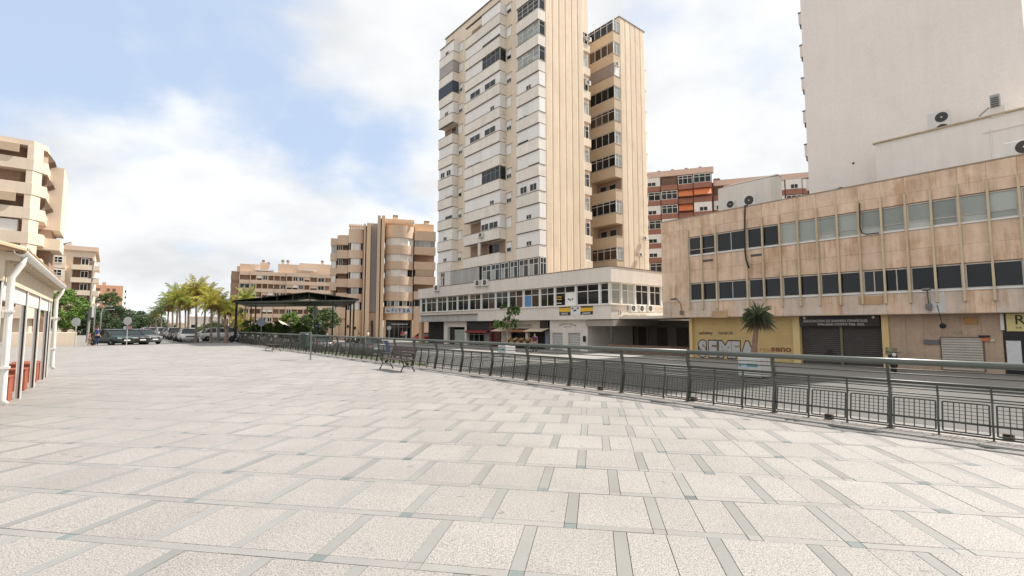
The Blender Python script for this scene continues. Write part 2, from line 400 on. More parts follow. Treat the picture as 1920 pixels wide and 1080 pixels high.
KN = ('paving_slab', 'band_tile', 'inset_tile', 'cross_band_tile'); KM = (GRAN, BANDM, DARKM, BAND2); cnt = [0, 0, 0, 0]; LIM = (300, 220, 150, 220)
rest = [MB(), MB(), MB(), MB()]
def piece_into(mb, poly, zt, e=.003):
    i = len(mb.v); n = len(poly); c = sum(poly, Vector()) / n
    for (k, z) in ((0, -.02), (0, zt - e), (e, zt)):
        for q in poly:
            d = (c - q); L_ = d.length; mb.p(q.x + d.x / L_ * k, q.y + d.y / L_ * k, z)
    for rr in (0, n):
        for k in range(n): mb.f.append([i + rr + k, i + rr + n + k, i + rr + n + (k + 1) % n, i + rr + (k + 1) % n][::-1])
    mb.f.append([i + 2 * n + k for k in range(n)])
visible = 0
for (d, kind, a0, a1, b0, b1, ok) in pieces:
    poly = [GF.P(x, y, 0) for x, y in ((a0 + J / 2, b0 + J / 2), (a1 - J / 2, b0 + J / 2), (a1 - J / 2, b1 - J / 2), (a0 + J / 2, b1 - J / 2))]
    if not ok:
        poly = clip(clip(poly, V, VEDGE - .015), U, UEND - .3)
        if len(poly) < 3: continue
    c = sum(poly, Vector()) / len(poly)
    zt = random.uniform(-.0015, .0015)
    infr = c.y > 1.8 and abs(c.x) < 1.06 * c.y + .5
    if cnt[kind] < LIM[kind] and infr:
        mb = MB(); piece_into(mb, poly, zt); mb.build(KN[kind], KM[kind], plaza, loc=None); cnt[kind] += 1
    else: piece_into(rest[kind], poly, zt)
for k in range(4): tag(rest[k].build(KN[k] + '_field', KM[k], plaza), kind='stuff')

# ================================================================== railing
GREEN = mat('railing_paint', (.052, .054, .044), .45, var=.25, scale=5, fine=.08, fscale=40, spec=.5)
GREENL = mat('handrail_paint', (.095, .107, .092), .36, var=.1, scale=2, fine=.05, fscale=40, spec=.5)
n_bays = int((54.5 - RU0) / BAY) + 4
rail = thing('railing', 'long grey-green metal railing with round handrail and wire mesh along the plaza edge', 'railing', UV.P(RU0, RV, 0))
rail0 = UV.P(RU0, RV, 0)
ua, ub = RU0 - 7 * BAY, RU0 + (n_bays - 3) * BAY
def hbar(name, z, v, r, mt, seg=8):
    k = ua
    while k < ub - .01:
        k2 = min(ub, k + 3 * BAY)
        MB(UV).tube([(k + .004, RV + v, z), (k2 - .004, RV + v, z)], r, seg).build(name, mt, rail, smooth=True); k = k2
hbar('handrail', 1.085, .03, .051, GREENL, 14)
hbar('rail', .89, .055, .011, GREEN); hbar('mid_rail', .765, .075, .025, GREEN, 10); hbar('rail', .665, .085, .010, GREEN); hbar('rail', .585, .09, .010, GREEN); hbar('rail', .715, .08, .009, GREEN); hbar('rail', .545, .095, .010, GREEN); hbar('rail', .965, .045, .008, GREEN)
hbar('rail', .215, .05, .016, GREEN); hbar('rail', .045, .02, .013, GREEN)
prof = [(0, .0), (.02, .12), (.055, .32), (.10, .55), (.115, .68), (.085, .80), (.04, .95), (.03, 1.06)]
def bent(w, dpt, pr):
    m = MB(Frame((0, 0), U, V)); n = len(pr)
    for (v, z) in pr:
        for (da, db) in ((-w, -dpt), (w, -dpt), (w, dpt), (-w, dpt)): m.p(da, v + db, z)
    for k in range(n - 1):
        for j in range(4): m.f.append([k * 4 + j, k * 4 + (j + 1) % 4, k * 4 + 4 + (j + 1) % 4, k * 4 + 4 + j])
    m.f.append([3, 2, 1, 0]); m.f.append([(n - 1) * 4 + j for j in range(4)]); return m
post_me = bent(.019, .042, prof).mesh('post', GREEN)
prof2 = [(.0, .0), (.0, .10), (.02, .3), (.085, .56), (.07, .70), (.07, .765)]
thin_me = bent(.011, .019, prof2).mesh('thin_post', GREEN)
foot_me = MB(UV).box(-.05, .05, -.06, .06, 0, .012).mesh('base_plate', GREEN)
# wire mesh grille of one third of a bay
def grille(wd):
    m = MB(Frame((0, 0), U, V)); n = max(3, int(wd / .125)); st = (wd - .05) / n
    def bar(a, z0, z1, t):
        f = lambda z: .02 + .115 * min(1, z / .55)
        m.p(a - t, f(z0) - t, z0); m.p(a + t, f(z0) - t, z0); m.p(a + t, f(z0) + t, z0); m.p(a - t, f(z0) + t, z0)
        m.p(a - t, f(z1) - t, z1); m.p(a + t, f(z1) - t, z1); m.p(a + t, f(z1) + t, z1); m.p(a - t, f(z1) + t, z1)
        i = len(m.v) - 8
        for q in ((0, 1, 5, 4), (1, 2, 6, 5), (2, 3, 7, 6), (3, 0, 4, 7)): m.f.append([i + x for x in q])
    for k in range(n + 1): bar(.025 + k * st, .075, .50, .0068 if 0 < k < n else .010)
    for k in range(n): bar(.025 + (k + .5) * st, .225, .495, .0042)
    for z, t in ((.075, .010), (.28, .0042), (.33, .0042), (.385, .0042), (.44, .0042), (.5, .010)):
        v = .02 + .115 * min(1, z / .55); m.box(.03, wd - .03, v - t, v + t, z - t, z + t)
    return m
gm = grille(BAY / 3 - .03).mesh('mesh_panel', GREEN)
for k in range(n_bays + 5):
    a = ua + k * BAY
    if a > ub + .01: break
    p = UV.P(a, RV, 0) - rail0
    inst(post_me, 'post', rail, p); inst(foot_me, 'base_plate', rail, p + Vector((0, 0, .012)))
    if a > ub - .01: break
    for j in range(3):
        if j: inst(thin_me, 'thin_post', rail, UV.P(a + BAY * j / 3, RV, 0) - rail0)
        inst(gm, 'mesh_panel', rail, UV.P(a + BAY * j / 3 + .015, RV, 0) - rail0)
# small brown floodlights on the kerb in front of the railing
BRN = mat('brown_paint', (.12, .085, .06), .6, var=.15)
for (x, y, lb) in ((1126, 731, 'small brown floor light at the railing foot below the white arched shop'), (1301, 752, 'small brown floor light beside the railing post nearest the yellow wall corner'), (1555, 786, 'small brown floor light at the railing foot below the dark roller shutter'), (1892, 826, 'small brown floor light at the railing foot near the right picture edge')):
    p = ground_px(x, y, .012); f = Frame(p, U, V); r = thing('floor_light', lb, 'floor light', p, 'floor lights along the railing')
    MB(f).bbox(-.06, .06, -.05, .05, .012, .11, .012).build('housing', BRN, r); MB(f).box(-.045, .045, -.056, -.05, .04, .1).build('lens', DGLASS, r)
# ================================================================== low stone-clad building on the right
STONE = mat('stone_panel', (.78, .575, .42), .75, var=.13, scale=1.2, fine=.08, fscale=25, streak=.2, drip=.5, dripcol=(.40, .20, .08), stain=.48, staincol=(.46, .25, .13), tint=.05, stscale=.9, spec=.35)
STONEP = mat('pale_stone_panel', (.68, .555, .455), .75, var=.10, scale=1.2, fine=.06, fscale=25, streak=.15, drip=.45, stain=.3, staincol=(.42, .24, .12), tint=.07, stscale=.9, spec=.35)
FINM = mat('fin_stone', (.62, .50, .335), .7, var=.1, scale=2, streak=.15, tint=.06)
LV = 31.9
BASE = -.63
lb = thing('office_building', 'low two-storey building clad in stained orange-beige stone panels with thin vertical fins', 'building', UV.P(12, LV + 5, BASE))
def lp(x, y, b=LV): return UV.px(1220 + x / 2.743, 360 + y / 2.743, b)      # zoomed reading -> (u, z)
fx = [195, 263, 335, 415, 497, 577, 663, 757, 857, 962, 1072, 1195, 1322, 1455, 1600, 1755]
raw = [lp(x, 250)[0] for x in fx]
n = len(raw); st = (raw[-1] - raw[0]) / (n - 1); mean = sum(raw) / n
FU = [mean + st * (i - (n - 1) / 2) for i in range(n + 9)]            # fins evenly spaced, some more past the frame
ucorner = UV.px(1241, 500, LV)[0]; uend = FU[-1] - .3
zO = 2.30                                                           # underside of the overhang
zlb = lp(690, 537)[1]; zlt = lp(690, 437)[1]; zub = lp(685, 268)[1]; zut = lp(680, 163)[1]
ztop = UV.px(1453, 378, LV)[1]
CORE = mat('facade_core', (.50, .36, .24), .9, var=.1)
m = MB(UV); m.box(uend, ucorner - .03, LV + .10, LV + 11, zO + .02, ztop - .05)
m.build('wall', CORE, lb)
MB(UV).box(uend, ucorner, LV - .02, LV + .3, ztop, ztop + .07).build('coping', mat('coping_stone', (.36, .28, .2), .8, var=.15, streak=.2), lb)
MB(UV).box(uend, ucorner - .02, LV + .02, LV + 3.2, zO - .03, zO + .015).build('soffit', mat('soffit_paint', (.46, .36, .25), .85, var=.1), lb)
# facing panels
zm1 = (zlt + zub) / 2 - .06; zt2 = zut + .62
bands = [(zO, zlb - .09), (zlt + .05, zm1), (zm1, zub - .09), (zut + .05, zt2), (zt2, ztop)]
cols = [ucorner, (ucorner + FU[0]) / 2] + FU
G = .0045
for ci in range(len(cols) - 1):
    a1, a0 = cols[ci], cols[ci + 1]
    bb = bands if ci >= 2 else [(zO, zlb - .09), (zlb - .09, zm1), (zm1, zub - .09), (zub - .09, zt2), (zt2, ztop)]
    for bi, (c0, c1) in enumerate(bb):
        mt = STONEP if (bi == 0 and (ci * 5 + 1) % 3) else STONE
        j = random.uniform(-.006, .006)
        MB(UV).box(a0 + G, a1 - G, LV + j, LV + .1, c0 + G, c1 - G).build('facing_panel', mt, lb)
# window units: two lights each, between even fins
for k in range(12):
    i0 = 2 * k
    if i0 + 2 >= len(FU): break
    a1, a0 = FU[i0] - .06, FU[i0 + 2] + .06
    for (c0, c1, up) in ((zlb, zlt, False), (zub, zut, True)):
        MB(UV).box(a0 - .02, a1 + .02, LV - .05, LV + .1, c0 - .085, c0 - .005).build('window_sill', WFRAME, lb)
        if up:
            pm = DGLASS if k < 3 else CGLASS
            if k == 0: rows_ = (0, .3, 1)
            elif k in range(4, 12): rows_ = (0, .27, 1)
            else: rows_ = (0, 1)
            pms = [CGLASS, CGLASS, glass_mat('milky_glass', (.48, .50, .46), .2, .15)] if k >= 3 else None
        else: pm = DGLASS; rows_ = (0, 1); pms = None
        nx = 2 if not (not up and k == 5) else 4
        windowgrid(UV, lb, a0, a1, c0, c1, LV + .09, nx, rows_, mat('aged_frame', (.52, .475, .42), .6, var=.12, scale=3, tint=.1), pm, .048, .07, 'window', pms)
        for i in (i0,):
            MB(UV).box(FU[i0] - .056, FU[i0] + .056, LV + .0, LV + .1, c0 - .004, c1).build('pier', STONEP, lb)
for i, a in enumerate(FU):
    if i == 3: continue
    zt_ = zut + .55 + (.02 * (i % 3)); zb_ = zlb - .62
    m = MB(UV); m.extr([(LV - .16, zb_), (LV - .02, zb_ - .05), (LV - .02, zt_ + .04), (LV - .14, zt_)], a - .045, a + .045); m.build('fin', FINM, lb)
# two short dark vents, patched panel, cable
VENT = mat('vent_metal', (.09, .08, .075), .6)
for (x0, x1, y) in ((268, 320, 355), (515, 572, 328)):
    a1, z = lp(x0, y); a0, _ = lp(x1, y); MB(UV).box(a0, a1, LV - .03, LV + .01, z - .07, z + .07).build('vent', VENT, lb)
CAB = mat('black_cable', (.02, .018, .017), .7)
f = lambda x, y, d=.2: (lp(x, y)[0], LV - d, lp(x, y)[1])
MB(UV).tube([(lp(493, 62)[0], LV + .1, ztop + .12), f(493, 72), f(492, 130), f(491, 230), f(493, 300), f(498, 350), f(508, 378), f(514, 392)], .05, 7).build('hanging_cable', CAB, lb, smooth=True)
MB(UV).tube([f(1080, 60, .18), f(1082, 185, .18), f(1092, 212, .18), f(1115, 220, .18), f(1180, 212, .18)], .03, 6).build('cable', CAB, lb, smooth=True)
# roof extras: parapet back, penthouse
m = MB(UV); m.box(uend, ucorner - .05, LV + .12, LV + 11, ztop - .05, ztop - .03); m.build('roof', mat('roof_gravel', (.3, .28, .25), .9), lb)
# ground floor walls (set back), z from BASE to the soffit
GV = LV + .75
def gp(px, py=650): return UV.px(px, py, GV)
def gz(px, py): return UV.px(px, py, GV)[1]
YEL = mat('yellow_brick', (.58, .415, .19), .8, var=.10, scale=1.5, fine=.06, tint=.05, bump=.3, stain=.2, staincol=(.45, .33, .15))
YELP = mat('yellow_paint', (.68, .50, .24), .75, var=.08, scale=1, streak=.1)
a1 = gp(1301)[0]; a0 = gp(1489)[0]
MB(UV).box(a0, a1, GV + .04, GV + .3, BASE, zO - .03).build('brick_wall', mat('yellow_mortar', (.46, .34, .15), .9, var=.1), lb)
rowh = .085; bw = .30; r_ = 0; z = BASE + .02
bricks = MB(UV)
while z < zO - .18:
    a = a0 - (bw / 2 if r_ % 2 else 0)
    while a < a1:
        x0, x1 = max(a0, a) + .005, min(a1, a + bw) - .005
        if x1 - x0 > .03: bricks.box(x0, x1, GV + random.uniform(.0, .006), GV + .045, z + .005, z + rowh - .005)
        a += bw
    z += rowh; r_ += 1
tag(bricks.build('yellow_brick', YEL, lb), kind='stuff')
MB(UV).box(a0, a1, GV - .06, GV + .2, z + .003, zO - .03).build('lintel', YELP, lb)
MB(UV).box(gp(1301)[0], gp(1296)[0], GV - .2, GV + .5, BASE, zO - .03).build('pilaster', YELP, lb)
MB(UV).box(gp(1502)[0], gp(1489)[0] - .004, GV - .12, GV + .3, BASE, zO - .03).build('pilaster', YELP, lb)
MB(UV).box(gp(1669)[0], gp(1656)[0], GV - .12, GV + .3, BASE, zO - .03).build('pilaster', YELP, lb)
# dark double roller shutter and name board
SHUT = mat('brown_shutter', (.075, .065, .06), .55, var=.12, scale=2, streak=.1)
def shutter(a0, a1, z0, z1, b, mt, step=.11, name='roller_shutter', parent=None, prt=.02):
    m = MB(UV); m.box(a0, a1, b + .012, b + .06, z0, z1); sh = m.build(name, mt, parent)
    z = z0
    while z < z1 - .02:
        zt = min(z1, z + step); MB(UV).extr([(b + .012, z + .006), (b - prt, z + step * .35), (b - prt, z + step * .6), (b + .012, zt - .006)], a0 + .01, a1 - .01).build('slat', mt, sh); z += step
    return sh
s0, s1 = gp(1656)[0] + .05, gp(1502)[0] - .02; smid = gp(1577)[0]
zs = gz(1580, 612.5)
shutter(s0, smid - .06, BASE, zs, GV + .2, SHUT, .115, parent=lb); shutter(smid + .06, s1, BASE, zs, GV + .2, SHUT, .115, parent=lb)
MB(UV).box(smid - .06, smid + .06, GV + .12, GV + .28, BASE, zs).build('shutter_rail', mat('olive_metal', (.17, .15, .09), .5, var=.1), lb)
sg = thing('shop_sign', 'long dark name board with white lettering above the brown roller shutters', 'sign', UV.P((s0 + s1) / 2, GV, zs + .02))
SB = mat('sign_board', (.028, .02, .018), .4, var=.2)
MB(UV).box(s0 + .02, s1 - .02, GV - .12, GV + .1, zs + .02, zO - .06).build('board', SB, sg)
WT = mat('white_letters', (.72, .70, .66), .6, var=.03)
text_mesh('ASOCIACION DE BARMEN ESPAÑOLES', .215, WT, 'lettering', sg, UV, s1 - .22, GV - .125, zs + .26, sx=1.05 * (s1 - s0 - .5) / 4.0 * .94)
text_mesh('MALAGA COSTA DEL SOL', .18, WT, 'lettering', sg, UV, s1 - 1.0, GV - .125, zs + .075, sx=1.12)
for a in (s0 + .3, s1 - .28):
    MB(UV).lathe((a, GV - .125, zs + .52), ((.01, .0), (.07, .004), (.07, .012)), 10, 'b').build('emblem', WT, sg)
# brown stone wall with small louvred shutter
BSTONE = mat('brown_marble', (.47, .34, .245), .6, var=.12, scale=1.6, fine=.10, fscale=18, streak=.14, tint=.05, spec=.35)
w0, w1 = gp(1882)[0], gp(1669)[0] - .004
xs = [w1 + (w0 - w1) * i / 6 for i in range(7)]
MB(UV).box(w0, w1, GV + .05, GV + .3, BASE, zO - .03).build('wall', CORE, lb)
for i in range(6):
    for (c0, c1) in ((BASE, .15), (.15, 1.2), (1.2, zO - .04)): MB(UV).box(xs[i + 1] + .004, xs[i] - .004, GV, GV + .05, c0 + .004, c1 - .004).build('facing_panel', BSTONE, lb)
d0, d1 = gp(1843)[0], gp(1766)[0]; dz = gz(1805, 634)
MB(UV).box(d0 - .06, d1 + .06, GV - .035, GV - .002, BASE + .1, dz + .06).build('shutter_frame', mat('frame_brown', (.16, .12, .09), .6), lb)
shutter(d0, d1, BASE + .1, dz, GV - .09, mat('grey_louvre', (.48, .44, .38), .6, var=.1, streak=.1), .125, parent=lb, prt=.03)
# dark shop with yellow sign at the frame edge
k0, k1 = gp(1998)[0], gp(1884)[0]
MB(UV).box(k0, k1, GV - .02, GV + .2, BASE, zO - .03).build('shop_front', mat('black_panel', (.012, .012, .014), .35, var=.2), lb)
MB(UV).box(uend + .05, k0 - .01, GV, GV + .25, BASE, zO - .03).build('wall', BSTONE, lb)
sg2 = thing('shop_sign', 'pale yellow shop sign with a dark initial letter at the right picture edge', 'sign', UV.P(k0 + .8, GV - .1, 1.5))
ya1 = gp(1891)[0]; yz0 = gz(1900, 621)
MB(UV).box(k0 + .1, ya1, GV - .14, GV - .03, yz0, zO - .06).build('board', mat('sign_yellow', (.66, .56, .25), .5, var=.04), sg2)
text_mesh('R', .62, mat('ink', (.03, .025, .02), .6), 'lettering', sg2, UV, ya1 - .26, GV - .146, yz0 + .32)
text_mesh('A R', .12, mat('ink'), 'lettering', sg2, UV, ya1 - .3, GV - .146, yz0 + .12)
MB(UV).box(gp(1886.5)[0] + .0, gp(1879.5)[0], GV - .12, GV - .03, gz(1883, 619), zO - .06).build('sign_end', WT, sg2)
ps = thing('poster', 'white poster in a black frame beside the brown stone wall', 'poster', UV.P(gp(1900)[0], GV - .04, 0))
MB(UV).box(gp(1915)[0], gp(1887)[0], GV - .05, GV - .022, gz(1900, 683), gz(1900, 639)).build('sheet', mat('poster_paper', (.62, .62, .62), .7, var=.12, scale=4), ps)
MB(UV).box(gp(1917)[0], gp(1885)[0], GV - .04, GV - .021, gz(1900, 684), gz(1900, 637.5)).build('frame', SB, ps)
# wall details: boxes, plates
for (px, py, wd, ht, mt, nm, lb_, ct) in ((1820, 601, .5, .32, mat('rust_box', (.42, .22, .07), .6, var=.2), 'meter_box', 'rusty orange meter box high on the brown stone wall', 'box'),
        (1747, 641, .62, .22, mat('plate_grey', (.14, .14, .145), .5), 'wall_plate', 'small grey plate on the brown stone wall', 'plate'),
        (1848, 637, .36, .13, mat('orange_sign', (.62, .16, .05), .5), 'small_sign', 'small orange sign beside the grey louvred shutter', 'sign'),
        (1860, 638, .2, .12, mat('green_sign', (.5, .58, .4), .6), 'small_sign', 'small pale green sign right of the orange sign', 'sign'),
        (1846, 630.5, .38, .09, SB, 'small_sign', 'small black sign above the orange sign', 'sign')):
    a, z = gp(px, py)[0], gz(px, py)
    tag(MB(UV).bbox(a - wd / 2, a + wd / 2, GV - .09, GV - .004, z - ht / 2, z + ht / 2, .008).build(nm, mt), lb_, ct)
text_mesh('VUR', .2, mat('graffiti_green', (.2, .25, .12), .7), 'painted_tag', lb, UV, gp(1785)[0], GV - .005, gz(1790, 626.5), extrude=.002, sx=1.2)
# graffiti on the yellow wall
GB = mat('graffiti_black', (.03, .028, .03), .6); GG = mat('graffiti_silver', (.46, .44, .42), .45, var=.12, scale=3)
ga, gzb = UV.px(1310, 669, GV)[0], gz(1360, 669)
let = 'SEMFA'; aa = ga - .05; hgt = (gz(1360, 637) - gzb)
for i, ch in enumerate(let):
    wch = (1.0, 1.02, 1.22, .95, 1.1)[i] * .62
    text_mesh(ch, hgt * 1.22, GB, 'graffiti_outline', lb, UV, aa, GV - .003, gzb + .02, extrude=.002, bold=.16, sx=.82)
    text_mesh(ch, hgt * 1.22, GG, 'graffiti_letter', lb, UV, aa, GV - .009, gzb + .02, extrude=.002, bold=.085, sx=.82)
    aa -= wch * 1.18
text_mesh('sabatay', .3, GB, 'graffiti_tag', lb, UV, gp(1311)[0], GV - .004, gz(1320, 627), extrude=.002, sx=1.2, bold=.006, rot=.02)
text_mesh('NABOS', .27, GB, 'graffiti_tag', lb, UV, gp(1348)[0], GV - .004, gz(1360, 627), extrude=.002, sx=1.15, bold=.004)
text_mesh('seno', .52, mat('graffiti_faded', (.2, .09, .04), .7), 'graffiti_tag', lb, UV, gp(1446)[0], GV - .004, gz(1460, 659), extrude=.002, bold=.018, sx=1.2)
text_mesh('rosa', .42, mat('graffiti_red', (.42, .16, .06), .7), 'graffiti_tag', lb, UV, gp(1424)[0], GV - .004, gz(1430, 659), extrude=.002, bold=-.002, sx=1.1)
text_mesh('dh', .7, mat('graffiti_dark', (.025, .02, .025), .6), 'graffiti_tag', lb, UV, gp(1541)[0], GV + .165, gz(1550, 672), extrude=.002, bold=.015)
# wall lamps on brackets
def wall_lamp(px, py, px2, py2, lab, long=False):
    a, z = UV.px(px, py, LV - .02); a2, z2 = UV.px(px2, py2, LV - .5)
    r = thing('wall_lamp', lab, 'lamp', UV.P(a, LV, z))
    LM = mat('lamp_grey', (.16, .16, .155), .5, var=.1)
    MB(UV).tube([(a, LV - .1, z), (a, LV - .2, z + (z2 - z) * .6), ((a + a2) / 2, LV - .35, z2 - .02), (a2, LV - .5, z2)], .03, 7).build('bracket', LM, r, smooth=True)
    f = Frame(UV.P(a2, LV - .5, 0), U, V)
    MB(f).extr([(-.3, z2 - .02), (-.25, z2 + .06), (.1, z2 + .09), (.14, z2), (.0, z2 - .07), (-.22, z2 - .07)], -.14, .14).build('head', LM, r)
    MB(UV).bbox(a - .12, a + .12, LV - .16, LV - .02, z - .28, z + .02, .02).build('box', LM, r)
    return r
wall_lamp(1742, 570, 1738, 543, 'grey wall lamp on the stone facade above the brown wall')
wall_lamp(1279, 583, 1264, 561, 'small curved wall lamp near the left end of the stone facade')
MB(UV).box(lp(1478, 0)[0] + .02, lp(1405, 0)[0], LV - .022, LV - .008, zO + .03, zlb - .1).build('patched_panel', mat('patch_white', (.62, .60, .57), .7, var=.06, streak=.1), lb)
cb = MB(UV).tube([(lp(1435, 0)[0], LV - .05, UV.px(1742, 572, LV)[1]), (lp(1435, 0)[0] - .05, LV - .02, zO + .05), (lp(1445, 0)[0], LV + .3, zO - .5), (lp(1449, 0)[0], LV + .35, zO - .62)], .014, 5).build('loose_cable', CAB, lb)
MB(UV).lathe((lp(1449, 0)[0], LV + .3, gz(1749, 611)), ((.05, -.05), (.14, 0), (.05, .05)), 10, 'b').build('cable_coil', CAB, lb)
for (x, y, w_, h_) in ((355, 628, .55, .3), (1130, 557, .55, .28)):
    a, z = lp(x, y); MB(UV).box(a - w_, a + w_, LV - .03, LV + .02, z - h_ * .8, z + h_ * .8).build('patched_panel', mat('patch_ochre', (.50, .33, .19), .8, var=.15), lb)
# penthouse and units on the roof
ph = thing('roof_penthouse', 'white plastered stair block on the flat roof of the stone building', 'penthouse', UV.P(18, 37, ztop))
pu1 = UV.px(1347, 380, LV + 4)[0]; pu0 = UV.px(1447, 380, LV + 4)[0]; pzt = UV.px(1347, 354, LV + 4)[1]
MB(UV).extr([(LV + 4, ztop - .05), (LV + 4, pzt), (LV + 5.4, pzt + .35), (LV + 5.8, pzt + .35), (LV + 5.8, ztop - .05)], pu0, pu1).build('wall', CREAMW, ph)
MB(UV).box(pu0 - .05, pu1 + .05, LV + 5.0, LV + 5.85, pzt + .352, pzt + .42).build('roof_slab', CREAMW, ph)
rz = ztop - .03
ac_unit(UV, UV.px(1366, 380, LV + 2)[0], LV + 2, UV.px(1366, 392, LV + 2)[1], 'small outdoor unit on the roof edge left of the larger unit', 1.0, bracket=False)
ac_unit(UV, UV.px(1400, 375, LV + 1.6)[0], LV + 1.6, UV.px(1400, 387, LV + 1.6)[1], 'larger outdoor unit on the roof above the hanging black cable', 1.25, bracket=False)
ac_unit(UV, UV.px(1570, 345, LV + 1.2)[0], LV + 1.2, ztop - .2, 'outdoor unit peeking over the parapet left of the white tower wall foot', 1.1, bracket=False)
ac_unit(UV, UV.px(1912, 277, LV + 1.6)[0], LV + 1.6, UV.px(1912, 292, LV + 1.6)[1], 'outdoor unit with large round fan on the roof at the right picture edge', 1.25, bracket=False)

# ================================================================== white tower behind it
wt = thing('white_tower', 'tall pale pinkish-white tower block with a blank windowless gable wall', 'building', UV.P(9, 50, 0))
WTM = mat('tower_white', (.82, .745, .69), .9, var=.05, scale=.22, fine=.03, fscale=6, streak=.04, stain=.10, staincol=(.62, .55, .49), drip=.05, dripcol=(.5, .42, .36))
WV = 43.6
wu1 = UV.px(1517, 350, WV)[0]; wu0 = 2.5
MB(UV).box(wu0, wu1, WV, WV + 16, -.7, 42).build('wall', WTM, wt)
# lower wing in front with a ledge
lv = WV - 1.9; la1, lz = UV.px(1640, 271, lv)
MB(UV).box(wu0 - 6, la1, lv, WV - .004, -.7, lz).build('wing_wall', mat('wing_white', (.80, .73, .67), .9, var=.05, scale=.4, streak=.07, stain=.16, staincol=(.5, .42, .34)), wt)
MB(UV).box(wu0 - 6, la1 + .1, lv - .12, lv + .2, lz + .003, lz + .1).build('ledge', mat('ledge_rust', (.46, .36, .24), .85, var=.2, stain=.4), wt)
cu1, cz = UV.px(1858, 228, lv - .02); cu0 = UV.px(1886, 228, lv - .02)[0]
MB(UV).box(cu0, cu1, lv - .06, WV - .01, lz - .1, UV.px(1870, 200, lv)[1]).build('chimney_block', CREAMW, wt)
gu1, gz0 = UV.px(1857, 203, lv - .05); gu0 = UV.px(1876, 203, lv)[0]; gz1 = UV.px(1866, 178, lv)[1]
gr = MB(UV).box(gu0, gu1, lv - .12, lv + .4, gz0, gz1).build('vent_cowl', GFRAME, wt)
z = gz0 + .08
while z < gz1 - .1:
    MB(UV).extr([(lv - .13, z), (lv - .17, z - .05), (lv - .165, z - .06), (lv - .125, z - .02)], gu0 + .05, gu1 - .05).build('louvre', ACD, gr); z += .13
MB(UV).tube([(UV.px(1836, 219, lv)[0], lv - .1, UV.px(1836, 219, lv)[1]), (gu1 + .05, lv - .1, gz0 + .05)], .05, 6).build('pipe', GFRAME, wt)
MB(UV).tube([(UV.px(1858, 240, lv)[0], lv - .04, UV.px(1858, 240, lv)[1]), (UV.px(1861, 296, lv)[0], lv - .04, UV.px(1861, 296, lv)[1])], .025, 5).build('pipe', WTM, wt)
MB(UV).tube([(UV.px(1843, 247, lv)[0], lv - .04, UV.px(1843, 250, lv)[1]), (wu0 - 4, lv - .04, UV.px(1843, 250, lv)[1])], .025, 5).build('pipe', WTM, wt)
a, z = UV.px(1761, 243, lv + .5); ac_unit(UV, a, lv + .45, z - .45, 'double-fan outdoor unit standing behind the ledge of the white tower', 1.35, True, bracket=False)
for k in range(11):          # balcony ends showing past the gable edge
    zf = UV.px(1512, 329, WV)[1] + (k - 5) * 2.9 - 1.0
    if zf < 6: continue
    b = MB(UV).box(wu1 + .004, wu1 + .55, WV + 1.0, WV + 4.5, zf, zf + 1.0).build('balcony', WTM, wt)
    MB(UV).box(wu1 + .02, wu1 + .58, WV + .95, WV + 4.55, zf + 1.003, zf + 1.09).build('balcony_ledge', LEDGE, b)
    MB(UV).box(wu1 + .02, wu1 + .42, WV + .9, WV + 1.4, zf - .42, zf - .06).build('window_box', ACD, b)
for (x, y) in ((1650, 303), (1600, 306)):
    a, z = UV.px(x, y, WV - .01); MB(UV).lathe((a, WV - .03, z), ((.03, 0), (.09, .02), (.09, .03)), 8, 'b').build('wall_hook', ACD, wt)

# ================================================================== brick flats far behind
Yb = 96.0
bf = yaw_frame((at_y(1337, Yb).x, Yb), -math.atan2(math.cos(R(71)), math.sin(R(71))))
bf = Frame(bf.o, bf.a, Vector((-bf.a.y, bf.a.x, 0)))
bk = thing('apartment_block', 'red brick and white apartment block with orange awnings behind the stone building', 'building', bf.o)
BRICK = mat('red_brick_band', (.27, .125, .09), .85, var=.12, scale=1, fine=.08, fscale=14); BKW = mat('block_white', (.66, .63, .60), .8, var=.06, tint=.05)
BKP = mat('block_pink', (.58, .42, .34), .85, var=.08, streak=.08); AWN = mat('orange_awning', (.58, .18, .07), .7, var=.1)
def bx(px, b=0): return bf.px(px, 400, b)[0]
x0, x1, x2 = bx(1205), bx(1337), bx(1540)
zt1 = bf.px(1270, 321, 0)[1]; zt2 = bf.px(1430, 330, 0)[1]; fh = 2.95
MB(bf).box(x0, x1 - .01, .6, 12, 0, zt1).build('wall', BRICK, bk); MB(bf).box(x1 + .01, x2, 1.6, 12, 0, zt2 - .01).build('wall', BRICK, bk)
MB(bf).box(x0, x1 + .3, -.2, 1, zt1 - .9, zt1 + .25).build('roof_fascia', BKP, bk); MB(bf).box(x1 + .32, x2, .8, 2, zt2 - .9, zt2 + .2).build('roof_fascia', BKP, bk)
rr = random.Random(3)
